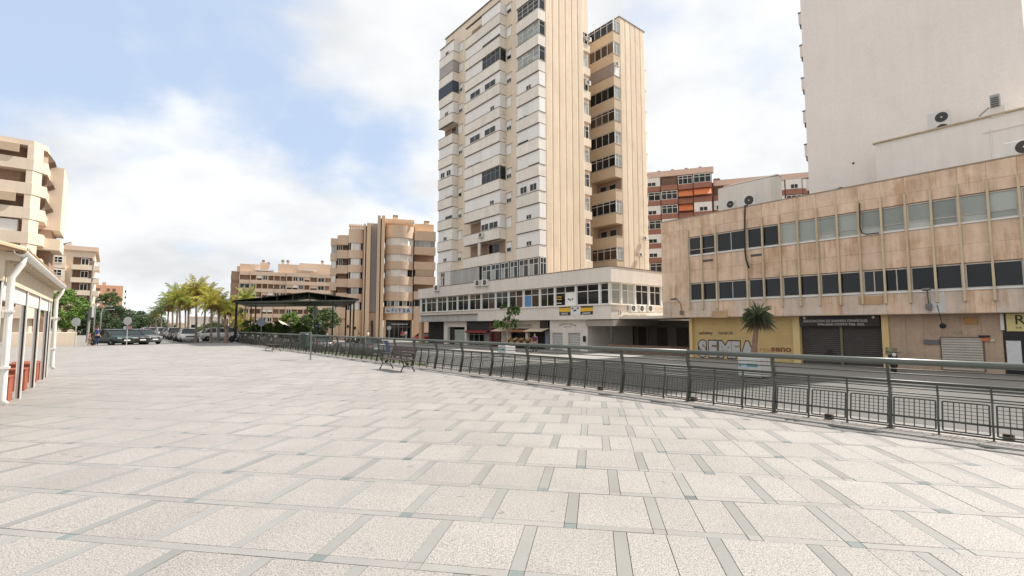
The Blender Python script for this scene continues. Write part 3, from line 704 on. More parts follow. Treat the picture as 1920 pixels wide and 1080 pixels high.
def flatbay(a0, a1, b, zt, nfl, seq):
    for k in range(nfl):
        c1 = zt - .95 - k * fh; c0 = c1 - fh
        MB(bf).box(a0 + .06, a1 - .06, b, b + 1.2, c0, c0 + 1.05).build('balcony_band', BRICK if seq[k % len(seq)] != 'p' else BKP, bk)
        t = seq[k % len(seq)]
        if t == 'w': MB(bf).box(a0 + .1, a1 - .1, b + .05, b + 1.2, c0 + 1.053, c1 - .02).build('enclosure', BKW, bk); windowgrid(bf, bk, a0 + (a1 - a0) * .3, a0 + (a1 - a0) * .75, c0 + 1.1, c0 + 2.0, b + .045, 2, (0, 1), WFRAME, DGLASS, .07)
        elif t == 'g': windowgrid(bf, bk, a0 + .1, a1 - .1, c0 + 1.06, c1 - .12, b + .2, 3, (0, .68, 1), WFRAME, DGLASS, .09)
        elif t == 'o':
            MB(bf).extr([(b - .9, c0 + 1.35), (b - .85, c0 + 1.3), (b + .6, c1 - .15), (b + .6, c1 - .05)], a0 + .12, a1 - .12).build('awning', AWN, bk)
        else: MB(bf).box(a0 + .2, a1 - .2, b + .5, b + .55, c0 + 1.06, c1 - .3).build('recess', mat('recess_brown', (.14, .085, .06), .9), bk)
A = [bx(1205), bx(1240), bx(1272), bx(1301), bx(1336)]
for i, sq in enumerate((['w', 'g', 'w', 'g', 'w', 'w', 'g'], ['r', 'g', 'g', 'w', 'g', 'r', 'g'], ['g', 'o', 'o', 'r', 'w', 'g', 'w'], ['g', 'o', 'w', 'w', 'g', 'w', 'g'])):
    flatbay(A[i], A[i + 1], -.5 if i % 2 else -.2, zt1, 7, sq)
A = [bx(1338, 1), bx(1356, 1), bx(1380, 1), bx(1412, 1), bx(1442, 1), bx(1474, 1), bx(1506, 1), bx(1538, 1)]
for i, sq in enumerate((['r', 'w', 'r'], ['o', 'g', 'w'], ['w', 'g', 'w'], ['p', 'r', 'g'], ['w', 'w', 'g'], ['w', 'g', 'w'], ['w', 'g', 'g'])):
    flatbay(A[i], A[i + 1], .6 if i % 2 else .9, zt2, 4, sq)
for i in range(5):
    a = x0 + (x1 - x0) * (.05 + .2 * i); MB(bf).lathe((a, 2, zt1 + .25), ((.3, 0), (.3, .5), (.42, .55), (.3, .8)), 8).build('chimney_pot', LEDGE, bk)
for i in range(2):
    a = bx(1345 + i * 6); MB(bf).lathe((a, 2.5, zt2 + .2), ((.3, 0), (.3, .5), (.42, .55), (.3, .8)), 8).build('chimney_pot', LEDGE, bk)
# ================================================================== podium with shops
PV = 33.3
pc_u = UV.px(1145, 540, PV)[0]; pl_u = UV.px(787, 560, PV)[0]
zP0 = 2.28; zP1 = UV.px(1144, 571, PV)[1]; zP2 = UV.px(1144, 528.5, PV)[1]; zP3 = UV.px(1145, 500, PV)[1]
PVB = 58.0
pod = thing('shop_podium', 'white podium with a band of windows above shops, at the tower foot', 'building', UV.P(40, 45, BASE))
MB(UV).box(pc_u, pl_u, PV, PVB, zP0, zP1 - .02).build('lower_fascia', CREAMW, pod)
MB(UV).box(pc_u - .12, pl_u + .1, PV - .12, PVB, zP1 - .018, zP1 + .05).build('sill_ledge', CREAMW, pod)
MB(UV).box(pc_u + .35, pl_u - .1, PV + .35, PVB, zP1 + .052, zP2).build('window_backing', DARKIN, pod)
MB(UV).box(pc_u - .25, pl_u + .1, PV - .25, PVB, zP2 + .002, zP3).build('upper_fascia', CREAMW, pod)
MB(UV).box(pc_u - .29, pl_u + .12, PV - .29, PVB + .02, zP3 + .002, zP3 + .06).build('coping', LEDGE, pod)
wx = [75, 115, 195, 270, 345, 430, 520, 625, 720, 830, 950, 1060, 1215, 1390, 1462]
wx = [UV.px(770 + x / 3.918, 560, PV + .1)[0] for x in wx]
BLUEG = mat('blue_blind', (.10, .22, .42), .5, var=.1)
for i in range(len(wx) - 1):
    a1, a0 = wx[i] - .09, wx[i + 1] + .09
    if i in (0, 13): nx = 1
    else: nx = 2
    pms = None
    if i == 9: pms = [BGLASS, DGLASS, BLUEG, DGLASS]
    if i == 11: pms = [PANEL, DGLASS, DGLASS, DGLASS]
    if i in (5, 6, 8): pms = [BGLASS, DGLASS, DGLASS, BGLASS]
    windowgrid(UV, pod, a0, a1, zP1 + .06, zP2 - .01, PV + .18, nx, (0, .66, 1), WFRAME, DGLASS, .075, .08, 'window', pms)
    MB(UV).box(wx[i + 1] - .088, wx[i + 1] + .088, PV + .02, PV + .34, zP1 + .052, zP2).build('window_post', WFRAME, pod)
MB(UV).box(pl_u - .5, pl_u - .1, PV + .02, PV + .34, zP1 + .052, zP2).build('window_post', WFRAME, pod)
sx_ = [UV.pxa(x, 550, pc_u)[0] for x in (1147, 1166, 1192, 1218, 1241)]
sx_ += [sx_[-1] + 2.6, sx_[-1] + 5.2, sx_[-1] + 7.8]
for i in range(len(sx_) - 1):
    sidewin(UV, pod, pc_u + .18, sx_[i] + .1, sx_[i + 1] - .1, zP1 + .06, zP2 - .01, 1 if i == 0 else 2, (0, .66, 1), WFRAME, CGLASS if i < 2 else DGLASS, .075, .08)
    MB(UV).box(pc_u + .02, pc_u + .34, sx_[i + 1] - .098, sx_[i + 1] + .098, zP1 + .052, zP2).build('window_post', WFRAME, pod)
# faint seam line on the lower fascia and a grey ribbed panel at the left
a1_, a0_ = UV.px(770 + 80 / 3.918, 600, PV)[0], UV.px(770 + 490 / 3.918, 600, PV)[0]
nrib = 16
for i in range(nrib):
    w_ = (a1_ - a0_) / nrib; MB(UV).box(a0_ + i * w_ + .015, a0_ + (i + 1) * w_ - .015, PV - .10, PV - .003, zP0 + .02, zP0 + .78).build('sign_panel', mat('grey_sign_panel', (.47, .45, .42), .7, var=.08, streak=.2, tint=.06), pod)
MB(UV).box(a0_ - .1, a1_ + .1, PV - .25, PV - .003, zP0 + .79, zP0 + .88).build('sign_hood', LEDGE, pod)
# banners
bn = thing('banner', 'yellow and black advertising banner on the white fascia below the windows', 'banner', UV.P(UV.px(1080, 582, PV)[0], PV, 3))
YB = mat('banner_yellow', (.72, .42, .03), .6, var=.15, scale=2); BB = mat('banner_black', (.03, .028, .026), .6); BW = mat('banner_white', (.70, .68, .66), .7)
bpx = lambda x, y: UV.px(1035 + x / 16.6, 535 + y / 16.6, PV - .04)
def bq(pts, mt, d, nm):
    MB(UV).extb([bpx(x, y) for x, y in pts], PV - d - .008, PV - d).build(nm, mt, bn)
bq([(215, 690), (570, 655), (600, 930), (225, 940)], BB, .01, 'sheet'); bq([(215, 715), (560, 690), (560, 825), (215, 830)], YB, .02, 'stripe')
bq([(870, 650), (1265, 650), (1265, 905), (870, 915)], BB, .01, 'sheet'); bq([(900, 700), (1265, 690), (1265, 800), (870, 820)], YB, .02, 'stripe')
bq([(570, 690), (895, 650), (870, 920), (575, 930)], BW, .012, 'sheet')
GRYB = mat('banner_grey', (.34, .35, .33), .6)
bq([(280, 855), (490, 850), (490, 905), (280, 915)], GRYB, .02, 'stripe'); bq([(930, 850), (1190, 825), (1190, 885), (930, 895)], GRYB, .02, 'stripe')
for (x, y) in ((635, 725), (800, 715), (730, 775), (690, 790)): bq([(x - 28, y - 22), (x + 28, y - 22), (x + 20, y + 25), (x - 20, y + 25)], BB, .022, 'mark')
for (y0, y1, mt) in ((350, 375, YB), (425, 450, YB), (545, 570, BW), (380, 395, BB)):
    MB(UV).extb([UV.px(1035 + x / 16.6, 535 + y / 16.6, PV + .1) for x, y in ((150, y0), (300, y0), (300, y1), (150, y1))], PV + .085, PV + .098).build('window_print', mt, bn)
for (x, y) in ((510, 430), (560, 455), (630, 425)):
    MB(UV).extb([UV.px(1035 + q / 16.6, 535 + w_ / 16.6, PV + .08) for q, w_ in ((x - 25, y - 18), (x + 25, y - 18), (x + 14, y + 22), (x - 14, y + 22))], PV + .084, PV + .095).build('window_print', BB, bn)
text_mesh('16', .55, mat('number_grey', (.2, .19, .18), .7), 'house_number', pod, Frame(UV.o, V, U), UV.pxa(1158, 590, pc_u)[0], pc_u - .01, UV.pxa(1160, 590, pc_u)[1], flip=False, extrude=.006)
# ---- ground floor: shop fronts, recessed
SV = PV + .55
def sp(px, py=640): return UV.px(px, py, SV)
def szz(px, py): return UV.px(px, py, SV)[1]
def shopbox(x0, x1, nm, mt, d0=.0, d1=.4, z0=BASE, z1=zP0): 
    return MB(UV).box(sp(x1)[0] + .004, sp(x0)[0] - .004, SV + d0, SV + d1, z0, z1 - .004).build(nm, mt, pod)
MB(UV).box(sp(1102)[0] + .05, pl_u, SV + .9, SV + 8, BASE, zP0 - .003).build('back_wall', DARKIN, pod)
shopbox(785, 790, 'pier', mat('orange_pier', (.55, .36, .2), .8, var=.08))
shopbox(832, 839, 'pier', CREAMW); shopbox(871, 874.5, 'pier', CREAMW); shopbox(917, 921, 'pier', mat('maroon_panel', (.13, .035, .03), .5, var=.2))
shopbox(839, 871, 'shop_header', CREAMW, .05, .4, szz(855, 613)); 
shopbox(842, 848, 'shop_door', DARKIN, .3, .5, BASE, szz(845, 615)); shopbox(849, 869, 'shop_window', mat('frosted_window', (.32, .345, .28), .35, var=.15, scale=2), .28, .4, BASE, szz(855, 618))
shopbox(875, 917, 'shop_header', mat('black_fascia', (.02, .02, .022), .45, var=.2), .02, .4, szz(895, 620))
MB(UV).extr([(SV - .35, szz(895, 624)), (SV - .34, szz(895, 624) + .2), (SV + .02, szz(895, 619)), (SV + .02, szz(895, 619) - .05)], sp(916)[0], sp(876)[0]).build('awning', mat('red_awning', (.22, .03, .032), .7, var=.12), pod)
windowgrid(UV, pod, sp(905)[0], sp(876)[0], BASE, szz(895, 622), SV + .3, 3, (0, .8, 1), GFRAME, DGLASS, .07)
shopbox(906, 916, 'shop_door', mat('grey_door', (.2, .205, .19), .5, var=.1), .25, .4, BASE, szz(905, 622))
shopbox(921, 934, 'shop_door', mat('maroon_door', (.10, .028, .024), .5, var=.25), .3, .4)
# grocer
shopbox(936, 1022, 'shop_header', mat('grocer_sign', (.38, .34, .27), .6, var=.25, scale=.8), .0, .4, szz(980, 616))
shopbox(1013, 1024, 'meter_box', SB, -.05, .05, szz(1018, 616), szz(1018, 600))
text_mesh('ALIMENTACION', .34, mat('ink'), 'lettering', pod, UV, sp(957)[0], SV - .006, szz(960, 612), extrude=.006, sx=1.4)
AWC = mat('cream_awning', (.55, .46, .34), .7, var=.1)
for (x0, x1, y) in ((935, 956, 618), (996, 1030, 618)):
    MB(UV).extr([(SV - 1.1, szz(950, 621)), (SV - 1.09, szz(950, 621) + .06), (SV, szz(950, 615)), (SV, szz(950, 615) - .05)], sp(x1)[0], sp(x0)[0]).build('awning', AWC, pod)
MB(UV).extr([(SV - .5, szz(975, 622.5)), (SV - .48, szz(975, 622.5) + .25), (SV, szz(975, 618)), (SV, szz(975, 618) - .3)], sp(996)[0], sp(957)[0]).build('awning', mat('rust_awning', (.28, .10, .05), .7, var=.3), pod)
shopbox(937, 955, 'shop_window', mat('poster_window', (.42, .38, .33), .4, var=.4, scale=3), .2, .4, BASE, szz(950, 618))
shopbox(985, 990, 'pier', CREAMW, .0, .3, BASE, szz(985, 620)); shopbox(1022, 1029, 'pier', mat('blue_grey_pier', (.18, .2, .24), .6, var=.2), .0, .3, BASE, szz(1020, 620))
rr = random.Random(11)
FRU = [mat('fruit_red', (.42, .05, .035), .5, var=.2, tint=.2), mat('fruit_orange', (.6, .25, .03), .5, var=.2, tint=.2), mat('fruit_green', (.18, .28, .05), .5, var=.2, tint=.2), mat('fruit_yellow', (.6, .45, .06), .5, var=.15, tint=.2)]
CRT = mat('crate_wood', (.34, .22, .12), .8, var=.15)
for i in range(9):
    a = sp(958)[0] - i * .52; z0 = BASE + .55 + (.28 if i % 2 else 0)
    r = thing('fruit_crate', ['red', 'orange', 'green', 'yellow'][i % 4] + ' fruit crate, ' + ORD[i] + ' from the left in the grocer display', 'crate', UV.P(a, SV - .55, z0), 'fruit crates of the grocer')
    m = MB(UV); m.box(a - .24, a + .24, SV - .8, SV - .78, z0, z0 + .2); m.box(a - .24, a + .24, SV - .32, SV - .3, z0, z0 + .2); m.box(a - .24, a - .22, SV - .78, SV - .32, z0, z0 + .2); m.box(a + .22, a + .24, SV - .78, SV - .32, z0, z0 + .2); m.box(a - .22, a + .22, SV - .78, SV - .32, z0, z0 + .03); m.build('crate', CRT, r)
    m = MB(UV)
    for j in range(14): m.lathe((a + rr.uniform(-.17, .17), SV - .55 + rr.uniform(-.19, .19), z0 + .14 + rr.uniform(0, .08)), ((.01, -.06), (.055, -.03), (.062, 0), (.05, .04), (.01, .06)), 7)
    tag(m.build('fruit', FRU[i % 4], r, smooth=True), kind='stuff')
st = thing('display_stand', 'dark tiered wooden display stand in front of the grocer', 'stand', UV.P(sp(975)[0], SV - .5, BASE))
aL, aR = sp(957)[0] + .2, sp(957)[0] - 4.6
for (z0, b0) in ((BASE + .5, SV - .82), (BASE + .8, SV - .6)): MB(UV).box(aR, aL, b0, SV - .28, z0, z0 + .045).build('shelf', DARKIN, st)
for a in (aL - .04, (aL + aR) / 2, aR + .04): MB(UV).box(a - .03, a + .03, SV - .8, SV - .3, BASE, BASE + .5).build('leg', DARKIN, st)
# white shop wall with arch lettering and two shutters
shopbox(1031, 1102, 'shop_wall', CREAMW, .0, .4, szz(1060, 624)); 
for (x0, x1) in ((1031, 1035.5), (1055, 1065), (1088, 1102)): shopbox(x0, x1, 'pier', CREAMW, .0, .4, BASE, szz(1060, 624) + .006)
SHG = mat('pale_shutter', (.44, .43, .41), .6, var=.08)
for (x0, x1) in ((1035.5, 1055), (1065, 1088)): shutter(sp(x1)[0], sp(x0)[0], BASE, szz(1060, 624) - .004, SV + .16, SHG, .24, parent=pod)
arcn = 15; ac_, rad = sp(1064)[0], 3.6; zc = szz(1064, 607) - rad
txt = 'CERVECERIA ANDALUZA'
for i, ch in enumerate(txt):
    if ch == ' ': continue
    th = (i - (len(txt) - 1) / 2) / len(txt) * .62
    text_mesh(ch, .26, mat('letters_brown', (.2, .16, .12), .7), 'lettering', pod, UV, ac_ - rad * math.sin(th) + .06, SV - .004, zc + rad * math.cos(th) - .1, extrude=.004, rot=-th)
text_mesh('desde 1972', .2, mat('letters_brown'), 'lettering', pod, UV, sp(1057)[0], SV - .004, szz(1064, 614), extrude=.004, sx=1.1)
for (x, nm) in ((1096.5, 'meter_cabinet'),): MB(UV).bbox(sp(x + 2.2)[0], sp(x - 2.2)[0], SV - .1, SV - .004, szz(x, 640.5), szz(x, 630)).build(nm, SB, pod)
# ---- open portico on the corner: soffit, columns, inner walls with doors
su = sp(1102)[0]
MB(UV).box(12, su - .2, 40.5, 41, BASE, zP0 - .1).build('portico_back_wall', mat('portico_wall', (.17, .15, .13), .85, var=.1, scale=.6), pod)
for i in range(7):
    a = su - 1.3 - i * 2.1; MB(UV).box(a - .55, a + .55, 40.42, 40.5, BASE, 1.55).build('portico_door', mat('door_brown', (.06, .04, .03), .6, var=.2), pod)
MB(UV).box(su, su + .15, SV + .4, 40.5, BASE, zP0 - .004).build('portico_side_wall', CREAMW, pod)
MB(UV).box(6, pc_u - .02, PV + 1.2, 44, zP0 + .02, zP0 + .25).build('passage_roof', CREAMW, pod)
MB(UV).box(pc_u + .02, su, PV + .3, 40.4, zP0 - .6, zP0 - .05).build('portico_beam', mat('beam_beige', (.36, .32, .27), .85, var=.08), pod)
for (a, b, mt) in ((pc_u + .16, PV + .2, mat('green_column', (.07, .085, .07), .5, var=.1)), (UV.pxa(1217, 640, pc_u)[0], 0, None)):
    if mt: MB(UV).lathe((a, b, BASE), ((.16, 0), (.16, .12), (.10, .16), (.10, zP0 - BASE - .61)), 12).build('column', mt, pod, smooth=False)
    else: MB(UV).lathe((pc_u + .16, a, BASE), ((.12, 0), (.10, .1), (.10, zP0 - BASE - .61)), 12).build('column', mat('green_column'), pod)
# slatted low fence in the passage
lf = thing('slatted_fence', 'low brown slatted fence in front of the dark passage beside the yellow wall', 'fence', UV.P(20, 35.6, BASE))
for i in range(40):
    a = UV.px(1296, 650, LV + 1.5)[0] + .1 + i * .2
    MB(UV).box(a, a + .12, LV + 1.5, LV + 1.53, BASE + .05, BASE + .75).build('slat', mat('fence_brown', (.2, .13, .09), .7, var=.12, tint=.12), lf)
a = UV.px(1296, 650, LV + 1.5)[0] + .1
for z in (BASE + .15, BASE + .6): MB(UV).box(a, a + 7.95, LV + 1.535, LV + 1.575, z, z + .08).build('rail', mat('fence_brown'), lf)
# outdoor units on the podium
for i, (px, lab) in enumerate(((1190, 'left unit of the three under the corner windows of the podium'), (1206, 'middle unit of the three under the corner windows of the podium'), (1222, 'right unit of the three under the corner windows of the podium'))):
    b_, z_ = UV.pxa(px, 585, pc_u - .5); ac_unit(UV, pc_u - .48, b_, z_, lab, 1.0, side=True)
for (px, py, lab, s) in ((816, 546, 'outdoor unit on the far left end of the podium parapet', 1.3), (893, 537, 'outdoor unit with pipe under the grey gallery shutters', 1.2), (907, 536, 'outdoor unit right of the piped one under the gallery', 1.2)):
    a, z = UV.px(px, py, PV - .6); ac_unit(UV, a, PV - .6, z, lab, s)

# ================================================================== the tower
TV = 36.4; DB = 1.1; WV2 = TV + DB
px2u = lambda x, y=430: UV.px(x, y, TV)[0]
uR = px2u(1010.7); uL = px2u(820)
T0 = UV.px(1010, 481, TV)[1]; FH = (UV.px(1010, 130, TV)[1] - T0) / 7
tow = thing('apartment_tower', 'tall cream apartment tower with white enclosed balconies and ribbed blank side walls', 'building', UV.P(50, 46, zP3))
NF = 12; zR = UV.px(821, 86, TV + 1.0)[1]; zS = UV.pxa(1162, 32, UV.px(1010.7, 430, TV)[0])[1]
vS1 = UV.pxa(1098, 400, uR)[0]; vS2a = UV.pxa(1166, 300, uR)[0]; vS2b = UV.pxa(1213, 300, uR)[0]
MB(UV).box(uR + .12, uL, WV2, vS1, zP3 - .3, zR).build('wall', CREAM, tow)
MB(UV).box(uR + .12, uL, vS2a, vS2b, zP3 - .3, zS).build('wall', CREAM, tow)
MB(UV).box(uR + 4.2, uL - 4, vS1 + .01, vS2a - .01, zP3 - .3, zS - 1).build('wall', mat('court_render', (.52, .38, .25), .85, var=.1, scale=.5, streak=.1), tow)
MB(UV).box(uR - .05, uL + .1, WV2 - .12, vS1 + .06, zR + .004, zR + .16).build('roof_coping', LEDGE, tow)
MB(UV).box(uR - .05, uL + .1, vS2a - .06, vS2b + .1, zS + .004, zS + .12).build('roof_coping', LEDGE, tow)
RIB = mat('ribbed_render', (.80, .65, .485), .85, var=.05, scale=.4, streak=.13, drip=.2, dripcol=(.5, .36, .24), stain=.2, staincol=(.46, .33, .22), stscale=.3, tint=.05)
def ribs(v0, v1, nr, zt):
    w_ = (v1 - v0) / nr
    for i in range(nr):
        a = v0 + i * w_
        MB(UV).prism([(uR + .118, a + .02), (uR + .04, a + .02), (uR, a + .14), (uR, a + w_ - .14), (uR + .04, a + w_ - .02), (uR + .118, a + w_ - .02)], zP3 - .2, zt).build('rib', RIB, tow)
ribs(WV2 + .01, vS1, 6, zR); ribs(vS2a, vS2b, 5, zS)
SLIM = mat('slim_dark', (.10, .09, .085), .6)
AWB = mat('blue_awning', (.055, .075, .105), .75, var=.08); TRN = mat('grey_tarp', (.36, .33, .31), .6, var=.12)
cols_ = [(px2u(846), px2u(820), 1), (px2u(935.6), px2u(869.5), 2), (uR, px2u(968), 3)]
# fill per column, top floor (10) first: w white panels, s panels + small window, b panels + black window, g glazed, o open, B blue awning, t tarp, h half open, m panels left/glazed right
FILL = {1: 's t B s o w b w w s s'.split(), 2: 'h w m b s b S m s H O'.split(), 3: 'g g g g s S w w b s s'.split()}
def panelrow(a0, a1, n_, z0, z1, b, parent):
    w_ = (a1 - a0) / n_
    for i in range(n_): MB(UV).box(a0 + i * w_ + .008, a0 + (i + 1) * w_ - .008, b, b + .06, z0, z1).build('shutter_panel', PANEL, parent)
def smallwin(a0, a1, z0, z1, b, parent, nx=1):
    windowgrid(UV, parent, a0, a1, z0, z1, b - .005, nx, (0, 1), WFRAME, DGLASS, .05, .05)
rt = random.Random(5)
for (u0, u1, cid) in cols_:
    W_ = u1 - u0
    for k in range(1, 12):
        zt = T0 + k * FH; zs_ = zt - 1.75; zb = zt - FH
        par = MB(UV).box(u0, u1, TV, WV2 + .01, zb + .003, zs_).build('balcony_parapet', mat('tower_parapet', (.80, .74, .66), .85, var=.06, scale=.3, streak=.12, drip=.22, dripcol=(.45, .35, .26), tint=.04), tow)
        MB(UV).box(u0 - .035, u1 + .03, TV - .04, WV2 + .012, zs_ + .002, zs_ + .05).build('parapet_ledge', LEDGE, par)  # ledge kept dark so its colour draws the shadow line below the blinds
        lst = FILL[cid]; t = lst[11 - k] if 11 - k < len(lst) else 'w'
        z0, z1 = zs_ + .054, zt - .004; b = TV + .15
        MB(UV).box(u0 + .01, u1 - .01, TV + .03, TV + .30, zt - .075, zt - .003).build('blind_shadow_strip', LEDGE, par); z1 = zt - .078  # added dark strip, paints the thin shadow along the top of the blinds
        np_ = 2 if cid != 2 else 4
        side = PANEL
        if t in 'wsbSm':
            MB(UV).box(u0 + .05, u1 - .05, TV + .215, WV2 + .01, z0, z1).build('enclosure', DGLASS, par)
        rz_ = rt.choice((0, 0, .12, .2, .45)) if t == 'w' else 0
        if t == 'w' or t == 's': panelrow(u0 + .04, u0 + W_ * .5, np_ // 2, z0 + rz_, z1, b, par); panelrow(u0 + W_ * .5, u1 - .04, np_ // 2, z0 + rt.choice((0, 0, .1, .3)) * (t == 'w'), z1, b, par)
        if t == 's':
            x = u0 + W_ * (.35 if cid != 2 else rt.choice((.15, .7))); smallwin(x, x + min(.9, W_ * .3), z0 + .05, z0 + .62, b, par, 2)
        if t == 'b':
            panelrow(u0 + .04, u1 - .04, np_, z0, z1, b, par)
            for q in (.12, .55): smallwin(u0 + W_ * q, u0 + W_ * (q + .3), z0 + .15, z0 + 1.0, b, par, 2)
        if t == 'S':
            panelrow(u0 + .04, u1 - .04, 4, z0, z1, b, par)
            smallwin(u0 + W_ * .52, u0 + W_ * .72, z0 + .04, z0 + .24, b, par); smallwin(u0 + W_ * .74, u0 + W_ * .93, z0 + .04, z0 + .24, b, par)
        if t == 'm':
            panelrow(u0 + W_ * .5, u1 - .04, 2, z0, z1, b, par); windowgrid(UV, par, u0 + .03, u0 + W_ * .5, z0, z1, b + .06, 4, (0, .7, 1), GFRAME, DGLASS, .05)
            side = DGLASS
        if t == 'g':
            MB(UV).box(u0 + .12, u1 - .05, TV + .23, WV2 + .01, z0, z1).build('enclosure', CGLASS, par)
            windowgrid(UV, par, u0 + .03, u1 - .03, z0, z1, b + .06, 4, (0, .36, .7, 1), WFRAME, CGLASS if k != 10 else DGLASS, .05); side = DGLASS
        if t == 'B':
            MB(UV).box(u0 - .02, u1 + .02, TV - .05, WV2 - .1, z0 + .02, z1).build('awning', AWB, par); side = None
        if t == 't':
            MB(UV).box(u0 + .03, u1 - .02, TV + .03, WV2 - .1, z0, z1).build('tarpaulin', TRN, par); side = None
        if t in 'ohHO':
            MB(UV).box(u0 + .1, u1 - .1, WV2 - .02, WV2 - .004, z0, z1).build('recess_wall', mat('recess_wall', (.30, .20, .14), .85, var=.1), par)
            windowgrid(UV, par, u0 + W_ * .15, u0 + W_ * .45, z0, z1 - .2, WV2 - .03, 2, (0, 1), GFRAME, DGLASS, .06)
            side = None
            if t in 'hH': panelrow(u0 + .04, u0 + W_ * .52, 2, z0, z1, b, par); MB(UV).box(u0 + .05, u0 + W_ * .52, TV + .215, WV2 - .03, z0, z1).build('enclosure', PANEL, par)
            if t == 'H': smallwin(u0 + W_ * .05, u0 + W_ * .28, z0 + .04, z0 + .9, b, par, 2); smallwin(u0 + W_ * .3, u0 + W_ * .5, z0 + .04, z0 + .9, b, par, 2); side = PANEL
            if t == 'O': MB(UV).box(u0 + W_ * .52, u0 + W_ * .58, TV + .03, TV + .2, z0, z1).build('column', CREAMW, par)
        if side is PANEL: MB(UV).box(u0 + .012, u0 + .048, TV + .14, WV2 - .02, z0, z1).build('side_panel', PANEL, par)
        elif side is DGLASS: sidewin(UV, par, u0 + .1, TV + .1, WV2 - .02, z0, z1, 1, (0, .7, 1), GFRAME, DGLASS, .05)
# windows on the recessed wall strips between the bays
for (x0, x1) in ((859.5, 866), (950.5, 959.5)):
    a1_, a0_ = UV.px(x0, 430, WV2)[0], UV.px(x1, 430, WV2)[0]
    for k in range(1, 12):
        zt = T0 + k * FH; tt = rt.random()
        windowgrid(UV, tow, a0_, a1_, zt - 1.7, zt - .45, WV2 - .004, 1 if tt < .5 else 2, (0, .45, 1) if tt > .3 else (0, 1), WFRAME, None, .06, .07, 'window', [DGLASS, PANEL] if tt > .3 else [PANEL])
        MB(UV).box(a0_ - .1, a1_ + .1, WV2 - .16, WV2 - .004, zt - .4, zt - .32).build('window_hood', CREAM, tow)
# gallery floor above the podium
zt = T0; z0 = zP3 + .1
gx = [(820, 826, 'p'), (826, 834.5, 'd'), (834.5, 844, 'p'), (844, 856, 's'), (856, 868, 's'), (868, 882, 's'), (882, 898, 's'), (903, 920, 'g'), (920, 936, 'g'), (938, 953, 'g'), (955, 970, 'g'), (972, 990, 'g'), (990, 1009, 'g')]
for (x0, x1, t) in gx:
    a1_, a0_ = px2u(x0), px2u(x1)
    if t == 'p': MB(UV).box(a0_, a1_, TV + .06, TV + .2, z0, zt).build('gallery_panel', CREAMW, tow)
    if t == 's':
        w_ = (a1_ - a0_) / 3
        for i in range(3): MB(UV).box(a0_ + i * w_ + .02, a0_ + (i + 1) * w_ - .02, TV + .05, TV + .15, z0, zt - .05).build('gallery_shutter', mat('grey_shutter', (.40, .385, .365), .6, var=.06, tint=.12), tow)
    if t in 'gd': windowgrid(UV, tow, a0_ + .04, a1_ - .04, z0 + (1.0 if t == 'g' else .9) * .0, zt - .05, TV + .16, 2, (0, .72, 1), WFRAME, None, .08, .09, 'window', [DGLASS, DGLASS, CGLASS, DGLASS])
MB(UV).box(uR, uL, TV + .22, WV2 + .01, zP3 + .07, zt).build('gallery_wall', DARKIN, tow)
MB(UV).box(uR - .02, uL + .02, TV - .02, WV2 + .01, zt + .001, zt + .06).build('gallery_slab', CREAMW, tow)
sidewin(UV, tow, uR - .004, TV + .1, WV2 - .05, z0 + .3, zt - .05, 2, (0, .7, 1), WFRAME, DGLASS, .06)
# curved open balcony on the middle bay, second floor: handled by the 'O' fill; extra parapet strip to the left
# ---- recessed face with balconies between the two ribbed walls
BVF = vS2a - 1.35
bu1 = uR + 6.5
for k in range(0, 12):
    zt = T0 + k * FH - .55; zs_ = zt - 1.7; zb = zt - FH
    kk_ = k % 11
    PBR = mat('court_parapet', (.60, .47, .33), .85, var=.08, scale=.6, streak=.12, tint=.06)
    par = MB(UV).box(uR + .02, bu1, BVF, vS2a - .02, zb + .003, zs_).build('balcony_parapet', PBR, tow)
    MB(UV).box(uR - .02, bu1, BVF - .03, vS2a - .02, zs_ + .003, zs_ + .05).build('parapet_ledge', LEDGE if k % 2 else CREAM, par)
    z0, z1 = zs_ + .054, zt - .004
    kind = 'ggogogggGpgg'[k]
    if kind == 'o':
        MB(UV).box(uR + .1, bu1, vS2a - .1, vS2a - .03, z0, z1).build('recess_wall', mat('recess_wall'), par)
        for q in range(3): windowgrid(UV, par, uR + .9 + q * 1.6, uR + 2.1 + q * 1.6, z0 + .1, z1 - .5, vS2a - .11, 1, (0, 1), GFRAME, DGLASS, .08)
    elif kind == 'p':
        MB(UV).box(uR + .05, bu1, BVF + .05, BVF + .1, z0, z1).build('screen', mat('mauve_screen', (.30, .25, .235), .6, var=.06), par); sidewin(UV, par, uR + .08, BVF + .12, vS2a - .06, z0, z1, 1, (0, 1), WFRAME, PANEL, .06)
    else:
        MB(UV).box(uR + .2, bu1, BVF + .2, vS2a - .03, z0, z1).build('enclosure', DARKIN, par)
        windowgrid(UV, par, uR + .04, bu1, z0, z1, BVF + .12, 6, (0, .76, 1) if kind == 'g' and k % 2 else (0, 1), WFRAME if kind == 'g' else GFRAME, BGLASS if k % 3 == 1 else DGLASS, .07)
        sidewin(UV, par, uR + .12, BVF + .14, vS2a - .06, z0, z1, 2, (0, .7, 1), WFRAME, CGLASS, .06)
# narrow windowed bay behind the first ribbed wall
nb0, nb1 = vS1 + .02, vS1 + 1.5
MB(UV).box(uR + .62, uR + 4.3, nb0, nb1, zP3, zR - .2).build('court_bay', CREAM, tow)
for k in range(0, 11):
    zt = T0 + k * FH - 1.0
    sidewin(UV, tow, uR + .61, nb0 + .12, nb1 - .1, zt - 1.75, zt - .1, 2, (0, .65, 1), WFRAME, CGLASS if k % 2 else DGLASS, .06)
    MB(UV).box(uR + .3, uR + .6, nb0, nb1 + .02, zt - FH + .3, zt - 1.8).build('bay_parapet', CREAM, tow)
